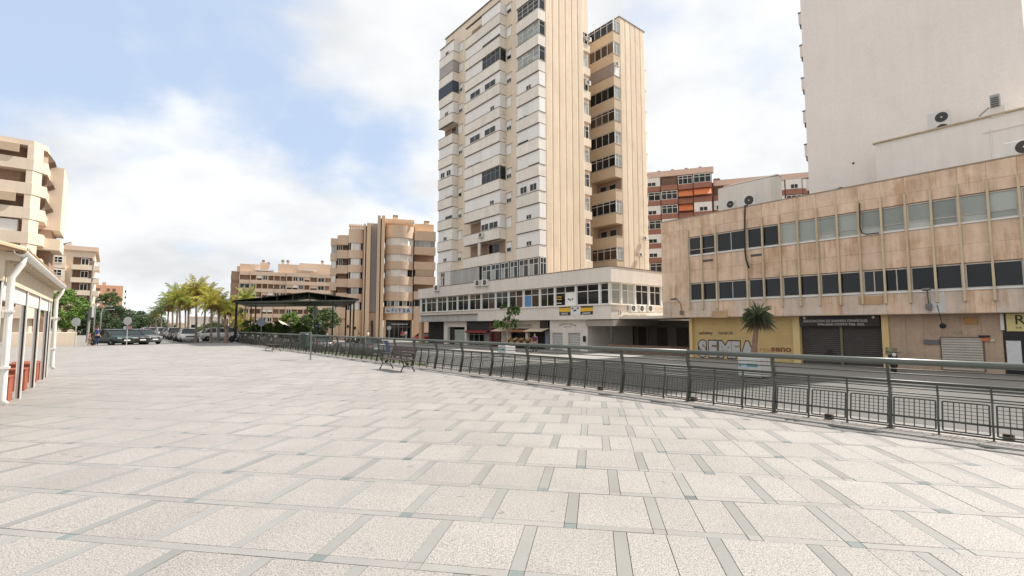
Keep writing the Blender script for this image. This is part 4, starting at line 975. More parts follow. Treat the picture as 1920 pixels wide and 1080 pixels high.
# balcony ends past the second ribbed wall
for k in range(0, 11):
    zt = T0 + k * FH - .2
    MB(UV).box(uR + .5, uR + 4, vS2b + .004, vS2b + .75, zt - FH + .3, zt - 1.75).build('rear_balcony', CREAM, tow)
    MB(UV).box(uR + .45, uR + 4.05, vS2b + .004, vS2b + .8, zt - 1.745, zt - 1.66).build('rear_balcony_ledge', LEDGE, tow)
# outdoor units on the tower
W9 = lambda k: T0 + k * FH
for (k, x, lab) in ((7, 951, 'outdoor unit beside the middle bay of the tower, topmost of four'), (6, 951, 'outdoor unit beside the middle bay of the tower, second from top of four'), (5, 951, 'outdoor unit beside the middle bay of the tower, third from top of four'), (7.05, 861, 'outdoor unit beside the left bay of the tower below the blue awning')):
    a = UV.px(x - 5, 300, WV2)[0]; ac_unit(UV, a, WV2 - .55, W9(k) - 2.6, lab, .95)
a, z = UV.px(904, 442, TV); ac_unit(UV, a, TV - .42, z - .3, 'outdoor unit hanging on the parapet of the open middle balcony', 1.0)
for (px, py, lab) in ((1103, 78, 'outdoor unit in the tower court below the roof'), (1102, 160, 'outdoor unit in the tower court beside the narrow windows')):
    b_, z_ = UV.pxa(px, py, uR + .3); ac_unit(UV, uR + .1, b_, z_, lab, .95, side=True)
b_, z_ = UV.pxa(1158, 124, uR - .3); ac_unit(UV, uR - .34, b_, z_, 'outdoor unit on the right-hand court balcony corner near the roof', .9, side=True)
for (px, py, lab) in ((1201, 481, 'small outdoor unit low on the second ribbed wall'), (1209, 450, 'outdoor unit on the right edge of the second ribbed wall')):
    b_, z_ = UV.pxa(px, py, uR - .3); ac_unit(UV, uR - .45, b_, z_, lab, .8, side=True)
# ================================================================== curved orange building with the blue-lettered sign
def face_frame(px, Y, extra=0.0):
    an = math.atan((CX - px) / F) + extra          # frame square to the line of sight
    o = at_y(px, Y); return Frame((o.x, o.y), (math.cos(an), math.sin(an), 0), (-math.sin(an), math.cos(an), 0))
ff = face_frame(700, 90.0)
OR = mat('orange_render', (.66, .495, .37), .85, var=.06, scale=.4, fine=.04, streak=.08, stain=.1, staincol=(.4, .25, .15), tint=.03)
ORL = mat('light_orange_render', (.74, .545, .365), .85, var=.05, scale=.4, streak=.08)
fb = thing('curved_office_building', 'orange-beige apartment building with two curved bays and a ground floor office sign', 'building', ff.P(0, 5, -.7))
fz = lambda py: zpx(py, 90.0)
fa = lambda px, b=0: ff.px(px, 520, b)[0]
FB = -.75
def arc(a0, a1, sag, n=12):
    c = (a0 + a1) / 2; h = (a1 - a0) / 2; r_ = (h * h + sag * sag) / (2 * sag); out = []
    th = math.asin(min(1, h / r_))
    for i in range(n + 1):
        t = -th + 2 * th * i / n; out.append((c + r_ * math.sin(t), -(r_ * math.cos(t) - (r_ - sag))))
    return out
def curved(a0, a1, sag, z0, z1, nm, mt, parent, ins=0.0, back=6.0, n=12):
    pts = arc(a0 + ins * .3, a1 - ins * .3, sag, n); pts = [(x, y + ins) for x, y in pts]
    return MB(ff).prism(pts + [(a1 - ins * .3, back), (a0 + ins * .3, back)], z0, z1).build(nm, mt, parent)
def curved_windows(a0, a1, sag, z0, z1, parent, panes):
    n = len(panes); pts = arc(a0 + .1, a1 - .1, sag, n * 2)
    for i, ch in enumerate(panes):
        (x0, y0), (xm, ym), (x1, y1) = pts[2 * i], pts[2 * i + 1], pts[2 * i + 2]
        mt = {'w': PANEL, 'd': DGLASS, 'c': CGLASS}[ch]
        q = MB(ff).prism([(x0 + .04, y0 + .18), (x1 - .04, y1 + .18), (x1 - .04, y1 + .3), (x0 + .04, y0 + .3)], z0 + .03, z1 - .03).build('shutter' if ch == 'w' else 'window', mt, parent)
        MB(ff).prism([(x1 - .05, y1 + .12), (x1 + .05, y1 + .12), (x1 + .05, y1 + .3), (x1 - .05, y1 + .3)], z0, z1).build('mullion', WFRAME, q)
# right bay
ra0, ra1 = fa(721), fa(774.5); zt = fz(422)
wb = [(445, 459.5, 'wwww'), (476, 489.5, 'wwww'), (504.5, 518, 'wwwd'), (534, 547.5, 'wwww'), (564, 574, 'dcdcdcdd')]
prev = 422
for (t_, b_, pn) in wb:
    curved(ra0, ra1, 1.4, fz(t_), fz(prev), 'wall_band', OR, fb); curved(ra0, ra1, 1.4, fz(b_), fz(t_), 'window_band_backing', DARKIN, fb, ins=.32)
    curved_windows(ra0, ra1, 1.4, fz(b_), fz(t_), fb, pn); prev = b_
curved(ra0, ra1, 1.4, fz(600), fz(prev), 'wall_band', ORL, fb)
sgn = thing('office_sign', 'pale sign board with dark blue letters FITSA above the office entrance', 'sign', ff.P(fa(747), -1.4, fz(587)))
MB(ff).box(fa(723), fa(773), -1.62, -1.45, fz(587.5), fz(577)).build('board', mat('sign_pale', (.50, .52, .58), .6, var=.05), sgn)
NV = mat('navy_letters', (.03, .04, .10), .5)
text_mesh('F I T S A', .95, NV, 'lettering', sgn, ff, fa(734.5), -1.63, fz(585.6), flip=False, extrude=.03, sx=.98, bold=.015)
MB(ff).lathe((fa(728.6), -1.66, fz(582)), ((.30, 0), (.32, .03)), 14, 'b').build('logo', NV, sgn); MB(ff).lathe((fa(729.2), -1.69, fz(581.4)), ((.2, 0), (.2, .03)), 12, 'b').build('logo_light', mat('sign_pale'), sgn)
# entrance opening
MB(ff).box(fa(721.5), fa(724.5), -1.1, 3, FB, fz(600)).build('pier', ORL, fb); MB(ff).box(fa(773), fa(775.5), -1.1, 3, FB, fz(600)).build('pier', ORL, fb)
MB(ff).box(fa(724), fa(774), 2.0, 2.2, FB, fz(600)).build('entrance_back', DARKIN, fb)
windowgrid(ff, fb, fa(725), fa(773), FB, fz(603), .9, 6, (0, .7, 1), GFRAME, DGLASS, .1)
MB(ff).box(fa(735), fa(766), -.6, .8, fz(608.5), fz(607)).build('entrance_canopy', mat('plate_pale', (.5, .5, .5), .5), fb)
# pilasters and glazed stair strip
for (x0, x1, yt, d) in ((681, 684, 422, -.9), (686, 693.5, 421, -1.2), (706, 711.5, 407, -1.7), (713.5, 719.5, 407, -1.9)):
    MB(ff).box(fa(x0), fa(x1), d, 5, FB, fz(yt)).build('pilaster', ORL if x0 in (686, 713.5) else OR, fb)
MB(ff).box(fa(684.2), fa(685.8), .0, 5, FB, fz(424)).build('recess', mat('recess_brown'), fb); MB(ff).box(fa(711.7), fa(713.3), -.6, 5, FB, fz(410)).build('recess', mat('recess_brown'), fb)
MB(ff).box(fa(693.6), fa(705.9), .4, 5, fz(585), fz(418)).build('stair_strip', mat('stair_grey', (.40, .38, .37), .5, var=.05, streak=.06), fb)
MB(ff).box(fa(693.6), fa(705.9), .2, 5, FB, fz(586)).build('wall', OR, fb)
MB(ff).box(fa(698), fa(701.5), .1, .3, FB, fz(601)).build('door', DARKIN, fb)
# left bay
la0, la1 = fa(651.5), fa(681)
prev = 432
for (t_, b_, pn) in ((458, 471, 'www'), (486, 498.5, 'www'), (512, 524, 'www'), (540, 552, 'dcd'), (567, 581.5, 'www')):
    curved(la0, la1, .9, fz(t_), fz(prev), 'wall_band', OR, fb); curved(la0, la1, .9, fz(b_), fz(t_), 'window_band_backing', DARKIN, fb, ins=.32)
    curved_windows(la0, la1, .9, fz(b_), fz(t_), fb, pn); prev = b_
curved(la0, la1, .9, FB, fz(prev), 'wall_band', ORL, fb)
for (x, y) in ((668, 615), (655, 612)): MB(ff).box(fa(x - 2), fa(x + 2), -1.0, -.85, fz(y + 2.5), fz(y - 2.5)).build('wall_vent', DARKIN, fb)
# annexes left and right, banded
def annex(x0, x1, b, bands, top, nm='annex'):
    prev = top
    for (t_, b_, k) in bands:
        MB(ff).box(fa(x0), fa(x1), b, 8, fz(t_), fz(prev)).build('balcony_band', OR, fb)
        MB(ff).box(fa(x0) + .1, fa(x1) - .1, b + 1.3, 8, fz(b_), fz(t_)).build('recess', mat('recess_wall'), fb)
        if k == 'w': MB(ff).box(fa(x0) + .25, fa(x1) - .15, b + .2, b + .3, fz(b_) + .02, fz(t_) - .02).build('shutter', PANEL, fb)
        if k == 'a': MB(ff).box(fa(x0) + .25, fa(x1) - .4, b + .05, b + .15, fz(b_) + .1, fz(t_) - .02).build('blind', mat('tan_blind', (.48, .36, .25), .7, var=.05), fb)
        if k == 'g': windowgrid(ff, fb, fa(x0) + .1, fa(x1) - .1, fz(b_) + .02, fz(t_) - .02, b + .3, 4, (0, 1), WFRAME, CGLASS, .06)
        if k == 'h': windowgrid(ff, fb, fa(x0) + .2, fa(x0) + (fa(x1) - fa(x0)) * .5, fz(b_) + .02, fz(t_) - .02, b + .5, 2, (0, 1), WFRAME, DGLASS, .06)
        prev = b_
    MB(ff).box(fa(x0), fa(x1), b, 8, FB, fz(prev)).build('balcony_band', OR, fb)
annex(776, 816, -.2, [(447, 460, 'g'), (474, 488, 'o'), (503, 516, 'a'), (531, 545, 'o'), (560, 574, 'h')], 429)
annex(617.5, 630, .8, [(462, 477, 'g'), (490, 504, 'w'), (517, 530, 'w'), (545, 557, 'h'), (571, 583, 'w')], 449)
annex(630.5, 651, .2, [(461, 471, 'h'), (486, 499, 'h'), (514, 524, 'o'), (539, 550, 'o'), (566, 577, 'h')], 444)
MB(ff).box(fa(614), fa(650), -.2, 3, fz(592) - .5, fz(592)).build('porch_slab', OR, fb)
for x in (628, 634): MB(ff).box(fa(x) - .25, fa(x) + .25, -.1, .35, FB, fz(592) - .5).build('porch_column', ORL, fb)
MB(ff).box(fa(778), fa(814), 1.5, 7, fz(429), fz(412)).build('roof_block', ORL, fb)
MB(ff).box(fa(721), fa(777), 3, 8, fz(424), fz(402)).build('roof_block', OR, fb)
MB(ff).box(fa(652), fa(694), 3, 8, fz(440), fz(427)).build('roof_block', OR, fb)
MB(ff).box(fa(632), fa(651), 3, 8, fz(446), fz(438)).build('roof_block', OR, fb)
for (x, yb, yt) in ((741, 404, 395), (803, 414, 403), (797, 414, 409)): MB(ff).box(fa(x) - .45, fa(x) + .45, 4, 5, fz(yb), fz(yt)).build('chimney', ORL, fb); MB(ff).box(fa(x) - .5, fa(x) + .5, 3.9, 5.1, fz(yt) + .003, fz(yt) + .25).build('chimney_cap', LEDGE, fb)
for (x0, x1, yt, n_) in ((721, 775, 413, 12), (652, 682, 424, 7)):       # pergola slats
    for i in range(n_):
        a = fa(x0) + (fa(x1) - fa(x0)) * (i + .5) / n_
        MB(ff).box(a - .12, a + .12, -.9, 3.2, fz(yt) - .25, fz(yt)).build('pergola_slat', ORL, fb)
    MB(ff).box(fa(x0), fa(x1), -.95, -.7, fz(yt) - .55, fz(yt) - .26).build('pergola_beam', ORL, fb)

# ================================================================== long flats behind the canopy
wf = face_frame(525, 168.0); wz = lambda py: zpx(py, 168.0); wa = lambda px: wf.px(px, 560, 0)[0]
wb_ = thing('long_apartment_block', 'long beige-orange apartment block behind the dark canopy', 'building', wf.P(0, 5, -.7))
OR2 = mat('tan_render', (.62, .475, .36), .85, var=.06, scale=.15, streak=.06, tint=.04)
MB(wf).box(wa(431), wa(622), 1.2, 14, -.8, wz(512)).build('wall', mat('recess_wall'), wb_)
fl = [511, 526.5, 542, 557.5, 573, 588.5, 604, 620]
secs = [(431, 447, 1.2), (447, 468, .2), (468, 512, -.4), (512, 536, .1), (536, 580, -.5), (580, 622, 0)]
rw = random.Random(21)
for i in range(len(fl)):
    for (x0, x1, b) in secs:
        zc = wz(fl[i]); zb = zc - 1.25
        if i == len(fl) - 1: continue
        MB(wf).box(wa(x0) + .02, wa(x1) - .02, b, 3, zb, zc).build('balcony_band', OR2, wb_)
        n_ = max(1, int((x1 - x0) / 11)); zn = wz(fl[i + 1])
        for j in range(n_):
            a0 = wa(x0) + (wa(x1) - wa(x0)) * j / n_; a1 = wa(x0) + (wa(x1) - wa(x0)) * (j + 1) / n_
            t_ = rw.random()
            if t_ < .3: windowgrid(wf, wb_, a0 + .2, a1 - .2, zn + .03, zb - .05, b + .5, 2, (0, 1), WFRAME, DGLASS, .12)
            elif t_ < .5: MB(wf).box(a0 + .15, a1 - .15, b + .3, b + .45, zn + .6, zb - .03).build('blind', OR2 if t_ < .42 else PANEL, wb_)
            MB(wf).box(a0 - .12, a0 + .12, b + .1, 1.2, zn + .003, zb - .003).build('pier', OR2, wb_)
for (x0, x1, yt, b) in ((440, 447, 500, 4), (446, 484, 496, 3), (484, 500, 491, 5), (519, 560, 493, 3), (560, 622, 489, 4)):
    MB(wf).box(wa(x0), wa(x1), b, 12, wz(512), wz(yt)).build('roof_storey', OR2, wb_)
MB(wf).box(wa(476), wa(513), -.2, 3, wz(509), wz(506.5)).build('roof_awning', PANEL, wb_); MB(wf).box(wa(560), wa(592), -.2, 3, wz(505), wz(503)).build('roof_awning', PANEL, wb_)
for (x, yt) in ((490, 489), (500, 493), (528, 487), (538, 487), (605, 484)): MB(wf).box(wa(x) - .4, wa(x) + .4, 6, 7, wz(500), wz(yt)).build('chimney', OR2, wb_); MB(wf).lathe((wa(x), 6.5, wz(yt)), ((.5, 0), (.5, .5), (.3, .8)), 8).build('chimney_cap', LEDGE, wb_)

# ================================================================== left side buildings
L1 = thing('terraced_flats', 'stepped beige apartment block with deep shaded balconies at the left edge', 'building', UV.P(86, -15, 0))
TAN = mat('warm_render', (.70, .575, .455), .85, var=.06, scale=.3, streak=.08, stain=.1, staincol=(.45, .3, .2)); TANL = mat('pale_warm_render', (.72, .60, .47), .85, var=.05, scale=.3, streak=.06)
uc = 80.0
outer = [(uc, -45), (uc, -8.0), (uc + 1.4, -6.85), (uc + 4.6, -6.85), (uc + 4.6, -45)]
inner = [(uc + 1.5, -45), (uc + 1.5, -9.2), (uc + 2.4, -8.2), (uc + 5.6, -8.2), (uc + 5.6, -45)]
zf0 = zpx(344, 57.0)
for k in range(-5, 2):
    zc = zf0 + 2.92 * k
    if zc < 2: continue
    MB(UV).prism(outer, zc - 1.35, zc).build('balcony_band', TAN, L1)
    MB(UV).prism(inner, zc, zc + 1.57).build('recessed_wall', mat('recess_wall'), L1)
    MB(UV).prism([(uc + .03, -8.6), (uc + .03, -8.05), (uc + 1.0, -7.3), (uc + 1.6, -8.0)], zc + .002, zc + 1.568).build('corner_pier', TANL, L1)
    if k in (1, 0, -1):
        MB(UV).extr([(-6.9, zc + .15), (-6.3, zc + .5), (-6.9, zc + 1.4), (-6.95, zc + 1.35)], uc + 1.7, uc + 4.3).build('awning', mat('brown_awning', (.22, .15, .10), .8, var=.15), L1)
    if k in (1, -1): MB(UV).box(uc - .25, uc + .05, -20, -9.3, zc + .55, zc + 1.5).build('roller_blind', mat('tan_blind'), L1)
MB(UV).box(uc + .3, uc + 1.4, -13, -9.0, zf0 - 2.92 * 2 + .05, zf0 - 2.92 * 2 + 1.4).build('shutter', PANEL, L1)
MB(UV).prism([(uc + .1, -45), (uc + .1, -8.1), (uc + 1.5, -7.0), (uc + 4.6, -7.0), (uc + 4.6, -45)], zf0 + 2.92 + 1.575, zf0 + 2.92 + 2.2).build('roof_slab', TAN, L1)
MB(UV).box(uc + 4.62, uc + 12, -45, -5.6, zf0 - 4.7, zf0 + 2.92 + .55).build('end_block', TAN, L1)
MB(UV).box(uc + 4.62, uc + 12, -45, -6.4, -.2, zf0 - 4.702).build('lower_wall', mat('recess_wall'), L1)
MB(UV).box(uc + 3.0, uc + 9, -45, -5.4, zf0 - 7.4, zf0 - 6.0).build('balcony_band', TANL, L1)
MB(UV).box(uc + 1.5, uc + 12, -45, -7.5, -.2, zf0 - 2.92 * 5 - 1.36 if zf0 - 2.92 * 5 > 2 else 1.0).build('lower_wall', TANL, L1)
MB(UV).box(uc + 6, uc + 11, -14, -7, zf0 + 2.92 + .552, zf0 + 2.92 + 2).build('roof_block', TANL, L1)
L2 = thing('white_window_flats', 'beige apartment block with white framed windows behind the bright green tree', 'building', UV.P(165, -12, 0))
u2 = 150.0
MB(UV).box(u2 + 1.2, u2 + 25, -45, -3.6, -.2, zpx(470, 113)).build('wall', TANL, L2)
for k in range(7):
    zc = zpx(497, 113) - 2.95 * k
    MB(UV).box(u2, u2 + 6, -7.6, -2.6, zc - 1.1, zc).build('balcony_band', TANL, L2); MB(UV).box(u2 + .02, u2 + 2, -14, -8.6, zc - 1.0, zc + 1.8).build('wall_bay', TANL, L2)
    f2 = Frame(UV.o, V, U)
    windowgrid(f2, L2, -10.8, -9.1, zc + .2, zc + 1.6, u2 + .015, 2, (0, .5, 1), WFRAME, DGLASS, .12, .1)
    windowgrid(f2, L2, -13.4, -12.0, zc + .2, zc + 1.6, u2 + .015, 2, (0, .5, 1), WFRAME, DGLASS, .12, .1)
    MB(UV).box(u2 + 1.15, u2 + 1.19, -7.4, -4.0, zc + .02, zc + 1.8).build('recess', mat('recess_brown'), L2)
    windowgrid(f2, L2, -6.0, -4.6, zc + .05, zc + 1.6, u2 + 1.14, 2, (0, 1), WFRAME, DGLASS, .1, .08)
MB(UV).box(u2 + .5, u2 + 25, -45, -3.0, zpx(470, 113) + .003, zpx(462, 113)).build('roof_slab', OR2, L2)
MB(UV).extr([(-10, zpx(462, 113)), (-10, zpx(462, 113) + .2), (-8, zpx(454, 113)), (-8, zpx(455, 113))], u2 + 2, u2 + 6).build('solar_panel', DGLASS, L2)
l3 = face_frame(205, 250.0); lz3 = lambda y: zpx(y, 250); la3 = lambda x: l3.px(x, 560, 0)[0]
L3 = thing('salmon_flats', 'distant salmon-coloured apartment block with a white side wall above dark trees', 'building', l3.P(0, 5, 0))
SAL = mat('salmon_render', (.55, .30, .185), .85, var=.06, scale=.1, tint=.05)
MB(l3).box(la3(150), la3(230), 0, 15, -1, lz3(535)).build('wall', SAL, L3); MB(l3).prism([(la3(230) + .02, .2), (la3(240), 6), (la3(240), 16), (la3(230) + .02, 15)], -1, lz3(537)).build('side_wall', PANEL, L3)
MB(l3).box(la3(190), la3(197), 2, 6, lz3(535) + .01, lz3(529)).build('roof_block', SAL, L3)
for i in range(5):
    zt_ = lz3(541) - 3.1 * i
    for (x0, x1) in ((174, 187), (199, 205), (210, 216)):
        MB(l3).box(la3(x0), la3(x1), -.05, -.01, zt_ - 1.6, zt_).build('recess', mat('recess_brown'), L3); MB(l3).box(la3(x0), la3(x1), -.9, -.02, zt_ - 2.6, zt_ - 1.62).build('balcony_band', SAL if x0 != 174 else PANEL, L3)
    MB(l3).box(la3(233.5), la3(236.5), 1.9, 2.05, zt_ - 1.8, zt_ - .4).build('window', DGLASS, L3)
for (px0, px1, Y, yt, lab, mt) in ((262, 350, 300, 607, 'low far beige building at the end of the avenue', TANL), (352, 436, 240, 596, 'pale far building behind the palm trunks', CREAMW), (268, 284, 420, 600, 'small far tan building above the avenue trees', OR2)):
    f4 = face_frame((px0 + px1) / 2, Y); a0, a1 = f4.px(px0, 600, 0)[0], f4.px(px1, 600, 0)[0]
    r = thing('far_building', lab, 'building', f4.P(0, 0, 0)); MB(f4).box(a0, a1, 0, 20, -1.5, zpx(yt, Y)).build('wall', mt, r); MB(f4).box(a0 - .3, a1 + .3, -.3, 20.3, zpx(yt, Y) + .003, zpx(yt, Y) + .6).build('roof', OR2, r)
    for k in range(int((zpx(yt, Y)) / 3.1)):
        n_ = int((a1 - a0) / 5)
        for j in range(n_): MB(f4).box(a0 + 1.5 + j * 5, a0 + 3.2 + j * 5, -.08, -.004, 1.0 + 3.1 * k, 2.5 + 3.1 * k).build('window', DGLASS, r)
# ================================================================== benches
IRON = mat('cast_iron', (.045, .035, .03), .5, var=.2, scale=6); WOODB = mat('bench_slat', (.06, .042, .036), .6, var=.2, scale=5, tint=.15)
def bench(lab, p):
    f = Frame((p.x, p.y), U, V); r = thing('park_bench', lab, 'bench', p, 'iron and wood benches along the railing'); L_ = .98
    for s in (-1, 1):
        a = s * (L_ - .1)
        m = MB(f)
        m.tube([(a, -.26, .0), (a, -.21, .10), (a, -.14, .24), (a, -.20, .40)], [.026, .022, .02, .024], 7)
        m.build('leg', IRON, r, smooth=True)
        m = MB(f); m.tube([(a, .30, .0), (a, .23, .12), (a, .16, .25), (a, .20, .42)], [.026, .022, .02, .024], 7); m.build('leg', IRON, r, smooth=True)
        m = MB(f); m.tube([(a, -.14, .24), (a, -.02, .19), (a, .08, .21), (a, .16, .25)], .016, 6); m.tube([(a, -.24, .40), (a, 0, .385), (a, .22, .40)], .02, 6)
        m.lathe((a, 0, .28), ((.01, -.012), (.06, -.012), (.06, .012), (.01, .012)), 10, 'a'); m.build('leg_scroll', IRON, r, smooth=True)
        m = MB(f); m.tube([(a, .20, .40), (a, .25, .55), (a, .31, .72), (a, .36, .86), (a, .33, .90)], [.022, .02, .02, .018, .014], 7); m.build('back_support', IRON, r, smooth=True)
        m = MB(f); m.tube([(a, -.22, .40), (a, -.25, .52), (a, -.19, .61), (a, -.02, .63), (a, .15, .60), (a, .27, .63)], .017, 7)
        for q in range(8):
            an = q / 8 * 5.5; m.tube([(a, -.10 + .06 * math.cos(an), .51 + .06 * math.sin(an)), (a, -.10 + .05 * math.cos(an + .7), .51 + .05 * math.sin(an + .7))], .009, 5)
        m.build('arm_rest', IRON, r, smooth=True)
    for i in range(5):
        b = -.25 + i * .105; MB(f).bbox(-L_, L_, b, b + .085, .415 - .012 * (i == 2), .445 - .012 * (i == 2), .008).build('seat_slat', WOODB, r)
    for i in range(4):
        z = .52 + i * .095; b = .215 + i * .037
        MB(f).extr([(b, z), (b + .022, z - .004), (b + .052, z + .078), (b + .03, z + .082)], -L_, L_).build('back_slat', WOODB, r)
pA = (ground_px(711, 691.7) + ground_px(758.5, 699) + ground_px(728.5, 690.7) + ground_px(777.5, 698)) / 4
bench('dark iron and wood bench with backrest, the near one in front of the railing', pA)
bench('dark iron and wood bench, the far one left of the litter bin', ground_px(511, 657.6))
# ================================================================== litter bin on a post
p = ground_px(582, 674.3); f = face_frame(582, p.y); f = Frame((p.x, p.y), f.a, f.b)
lbn = thing('litter_bin', 'dark green litter bin hanging from a grey metal post on the plaza', 'bin', p)
MET = mat('post_grey', (.24, .24, .225), .45, var=.1, metal=.3)
MB(f).box(-.035, .035, -.035, .035, 0, 1.36).build('post', MET, lbn); MB(f).box(-.52, -.037, -.03, .03, 1.31, 1.36).build('arm', MET, lbn); MB(f).box(-.09, .09, -.09, .09, 0, .012).build('base_plate', MET, lbn)
BG = mat('bin_green', (.03, .045, .038), .5, var=.15)
MB(f).lathe((-.29, 0, .60), ((.19, 0), (.22, .08), (.225, .60), (.235, .62), (.21, .63)), 18).build('bucket', BG, lbn); MB(f).lathe((-.29, 0, 1.24), ((.02, 0), (.23, .0), (.2, .05), (.02, .065)), 18).build('lid', BG, lbn)

# ================================================================== glazed kiosk on the left
kp = [ground_px(41.7, 747.5), ground_px(63.3, 728), ground_px(80.6, 712)]
KV = sum(q.dot(V) for q in kp) / 3; KU = [q.dot(U) for q in kp]
sp_ = (KU[2] - KU[0]) / 2
KU = [KU[0] - sp_, KU[0], KU[0] + sp_, KU[2], KU[2] + sp_ * .96]
KU = [KU[1] - 3.5, KU[1], KU[1] + sp_, KU[1] + 2 * sp_, KU[1] + 2 * sp_ + .75]
ks = thing('pavilion', 'open white-framed pavilion with tiled roof edge and white gutter at the left', 'pavilion', UV.P(KU[2], KV - 3, 0))
KW = mat('kiosk_white', (.70, .68, .64), .5, var=.04, streak=.06); KB = mat('kiosk_beige', (.60, .51, .385), .8, var=.06, streak=.06); TER = mat('terracotta', (.30, .085, .045), .75, var=.14, scale=3, fine=.06, tint=.06)
KD = 6.5; zH = 2.45; zE = 2.98
for i, a in enumerate(KU):
    MB(UV).box(a - .055, a + .055, KV - .11, KV, 0, zH).build('post', KW, ks)
    MB(UV).box(a - .066, a - .056, KV - .05, KV - .02, 0.02, zH).build('seal', mat('black_seal', (.015, .015, .015), .6), ks)
    MB(UV).box(a - .055, a + .055, KV - KD, KV - KD + .11, 0, zH).build('post', KW, ks)
for i in range(4):
    a0, a1 = KU[i] + .06, KU[i + 1] - .09
    bl = MB(UV)
    for q in range(4): bl.box(a0, a1, KV - .10 + .01 * (q % 2), KV - .03, zH - .32 + q * .08, zH - .245 + q * .08)
    bl.build('rolled_blind', KW, ks)
    MB(UV).box(a1 - .62, a1 - .02, KV - .72, KV - .13, 0, .52).build('plinth_block', TER, ks)
    MB(UV).box(a1 - .66, a1 + .0, KV - .75, KV - .12, .521, .56).build('plinth_cap', TER, ks)
MB(UV).box(KU[0] - .1, KU[4] + .1, KV - .13, KV + .01, zH + .002, zE).build('fascia', KB, ks)
MB(UV).box(KU[0] - .1, KU[4] + .1, KV - KD - .01, KV - KD + .13, zH + .002, zE).build('fascia', KB, ks)
MB(UV).box(KU[0] - .1, KU[0] + .04, KV - KD + .132, KV - .132, zH + .002, zE).build('fascia', KB, ks); MB(UV).box(KU[4] - .04, KU[4] + .1, KV - KD + .132, KV - .132, zH + .002, zE).build('fascia', KB, ks)
MB(UV).box(KU[0] - .08, KU[4] + .08, KV - KD + .14, KV - .14, zE - .12, zE - .02).build('ceiling', KW, ks)
m = MB(UV).extr([(KV + .22, zE + .0), (KV + .22, zE + .03), (KV - KD / 2, zE + .85), (KV - KD - .22, zE + .03), (KV - KD - .22, zE)], KU[0] - .3, KU[4] + .3)
rf = m.build('roof', mat('roof_tile_base', (.40, .26, .16), .85, var=.15), ks)
a = KU[0] - .25; TL = mat('roof_tile', (.52, .38, .25), .85, var=.15, scale=4, tint=.15)
tm = MB(Frame((0, 0), U, V))
for j in range(5):
    t0 = math.pi * j / 5; t1 = math.pi * (j + 1) / 5
    tm.quad((.09 * math.cos(t0), .30, .03 + .075 * math.sin(t0)), (.09 * math.cos(t1), .30, .03 + .075 * math.sin(t1)), (.075 * math.cos(t1), -.55, .25 + .065 * math.sin(t1)), (.075 * math.cos(t0), -.55, .25 + .065 * math.sin(t0)))
tme = tm.mesh('roof_tile', TL)
o0 = org(ks)
while a < KU[4] + .25:
    for r_ in range(4):
        q = UV.P(a, KV - r_ * .5, zE + r_ * .5 * .245 - .03) - o0; inst(tme, 'roof_tile', rf, q)
    a += .2
a = KU[0] - .1
while a < KU[4] + .1:
    MB(UV).box(a, a + .07, KV + .012, KV + .2, zE - .16, zE - .01).build('rafter_end', KB, ks); a += .55
GT = mat('gutter_white', (.68, .66, .62), .4, var=.06, streak=.1)
g = MB(UV); gp_ = [(KV + .22 + .085 * math.sin(t), zE - .0 - .085 * math.cos(t)) for t in [(-1.5 + 3.2 * i / 8) for i in range(9)]]
g.extr(gp_ + [(x * .93 + (KV + .22) * .07, zz * .93 + zE * .07) for x, zz in gp_[::-1]], KU[0] - .35, KU[4] + .35); g.build('gutter', GT, ks)
for a in (KU[0] + .05, KU[4] + .15):
    MB(UV).tube([(a, KV + .22, zE - .06), (a, KV + .21, zE - .2), (a, KV + .09, zE - .45), (a, KV + .09, zE - .7), (a, KV + .09, .35), (a + .02, KV + .14, .28)], .055, 10).build('downpipe', GT, ks, smooth=True)
    for z in (.9, 1.9): MB(UV).box(a - .07, a + .07, KV + .012, KV + .16, z, z + .04).build('pipe_clip', GT, ks)
# kiosk interior: bar counter, tables and chairs are dark shapes
ct = thing('bar_counter', 'dark bar counter standing inside the open pavilion', 'counter', UV.P(KU[2], KV - 4.6, 0))
MB(UV).bbox(KU[1] + .4, KU[4] - .8, KV - 5.2, KV - 4.6, 0.0, 1.05).build('body', mat('counter_dark', (.06, .05, .045), .6, var=.2), ct); MB(UV).bbox(KU[1] + .3, KU[4] - .7, KV - 5.3, KV - 4.5, 1.052, 1.1).build('top', KW, ct)

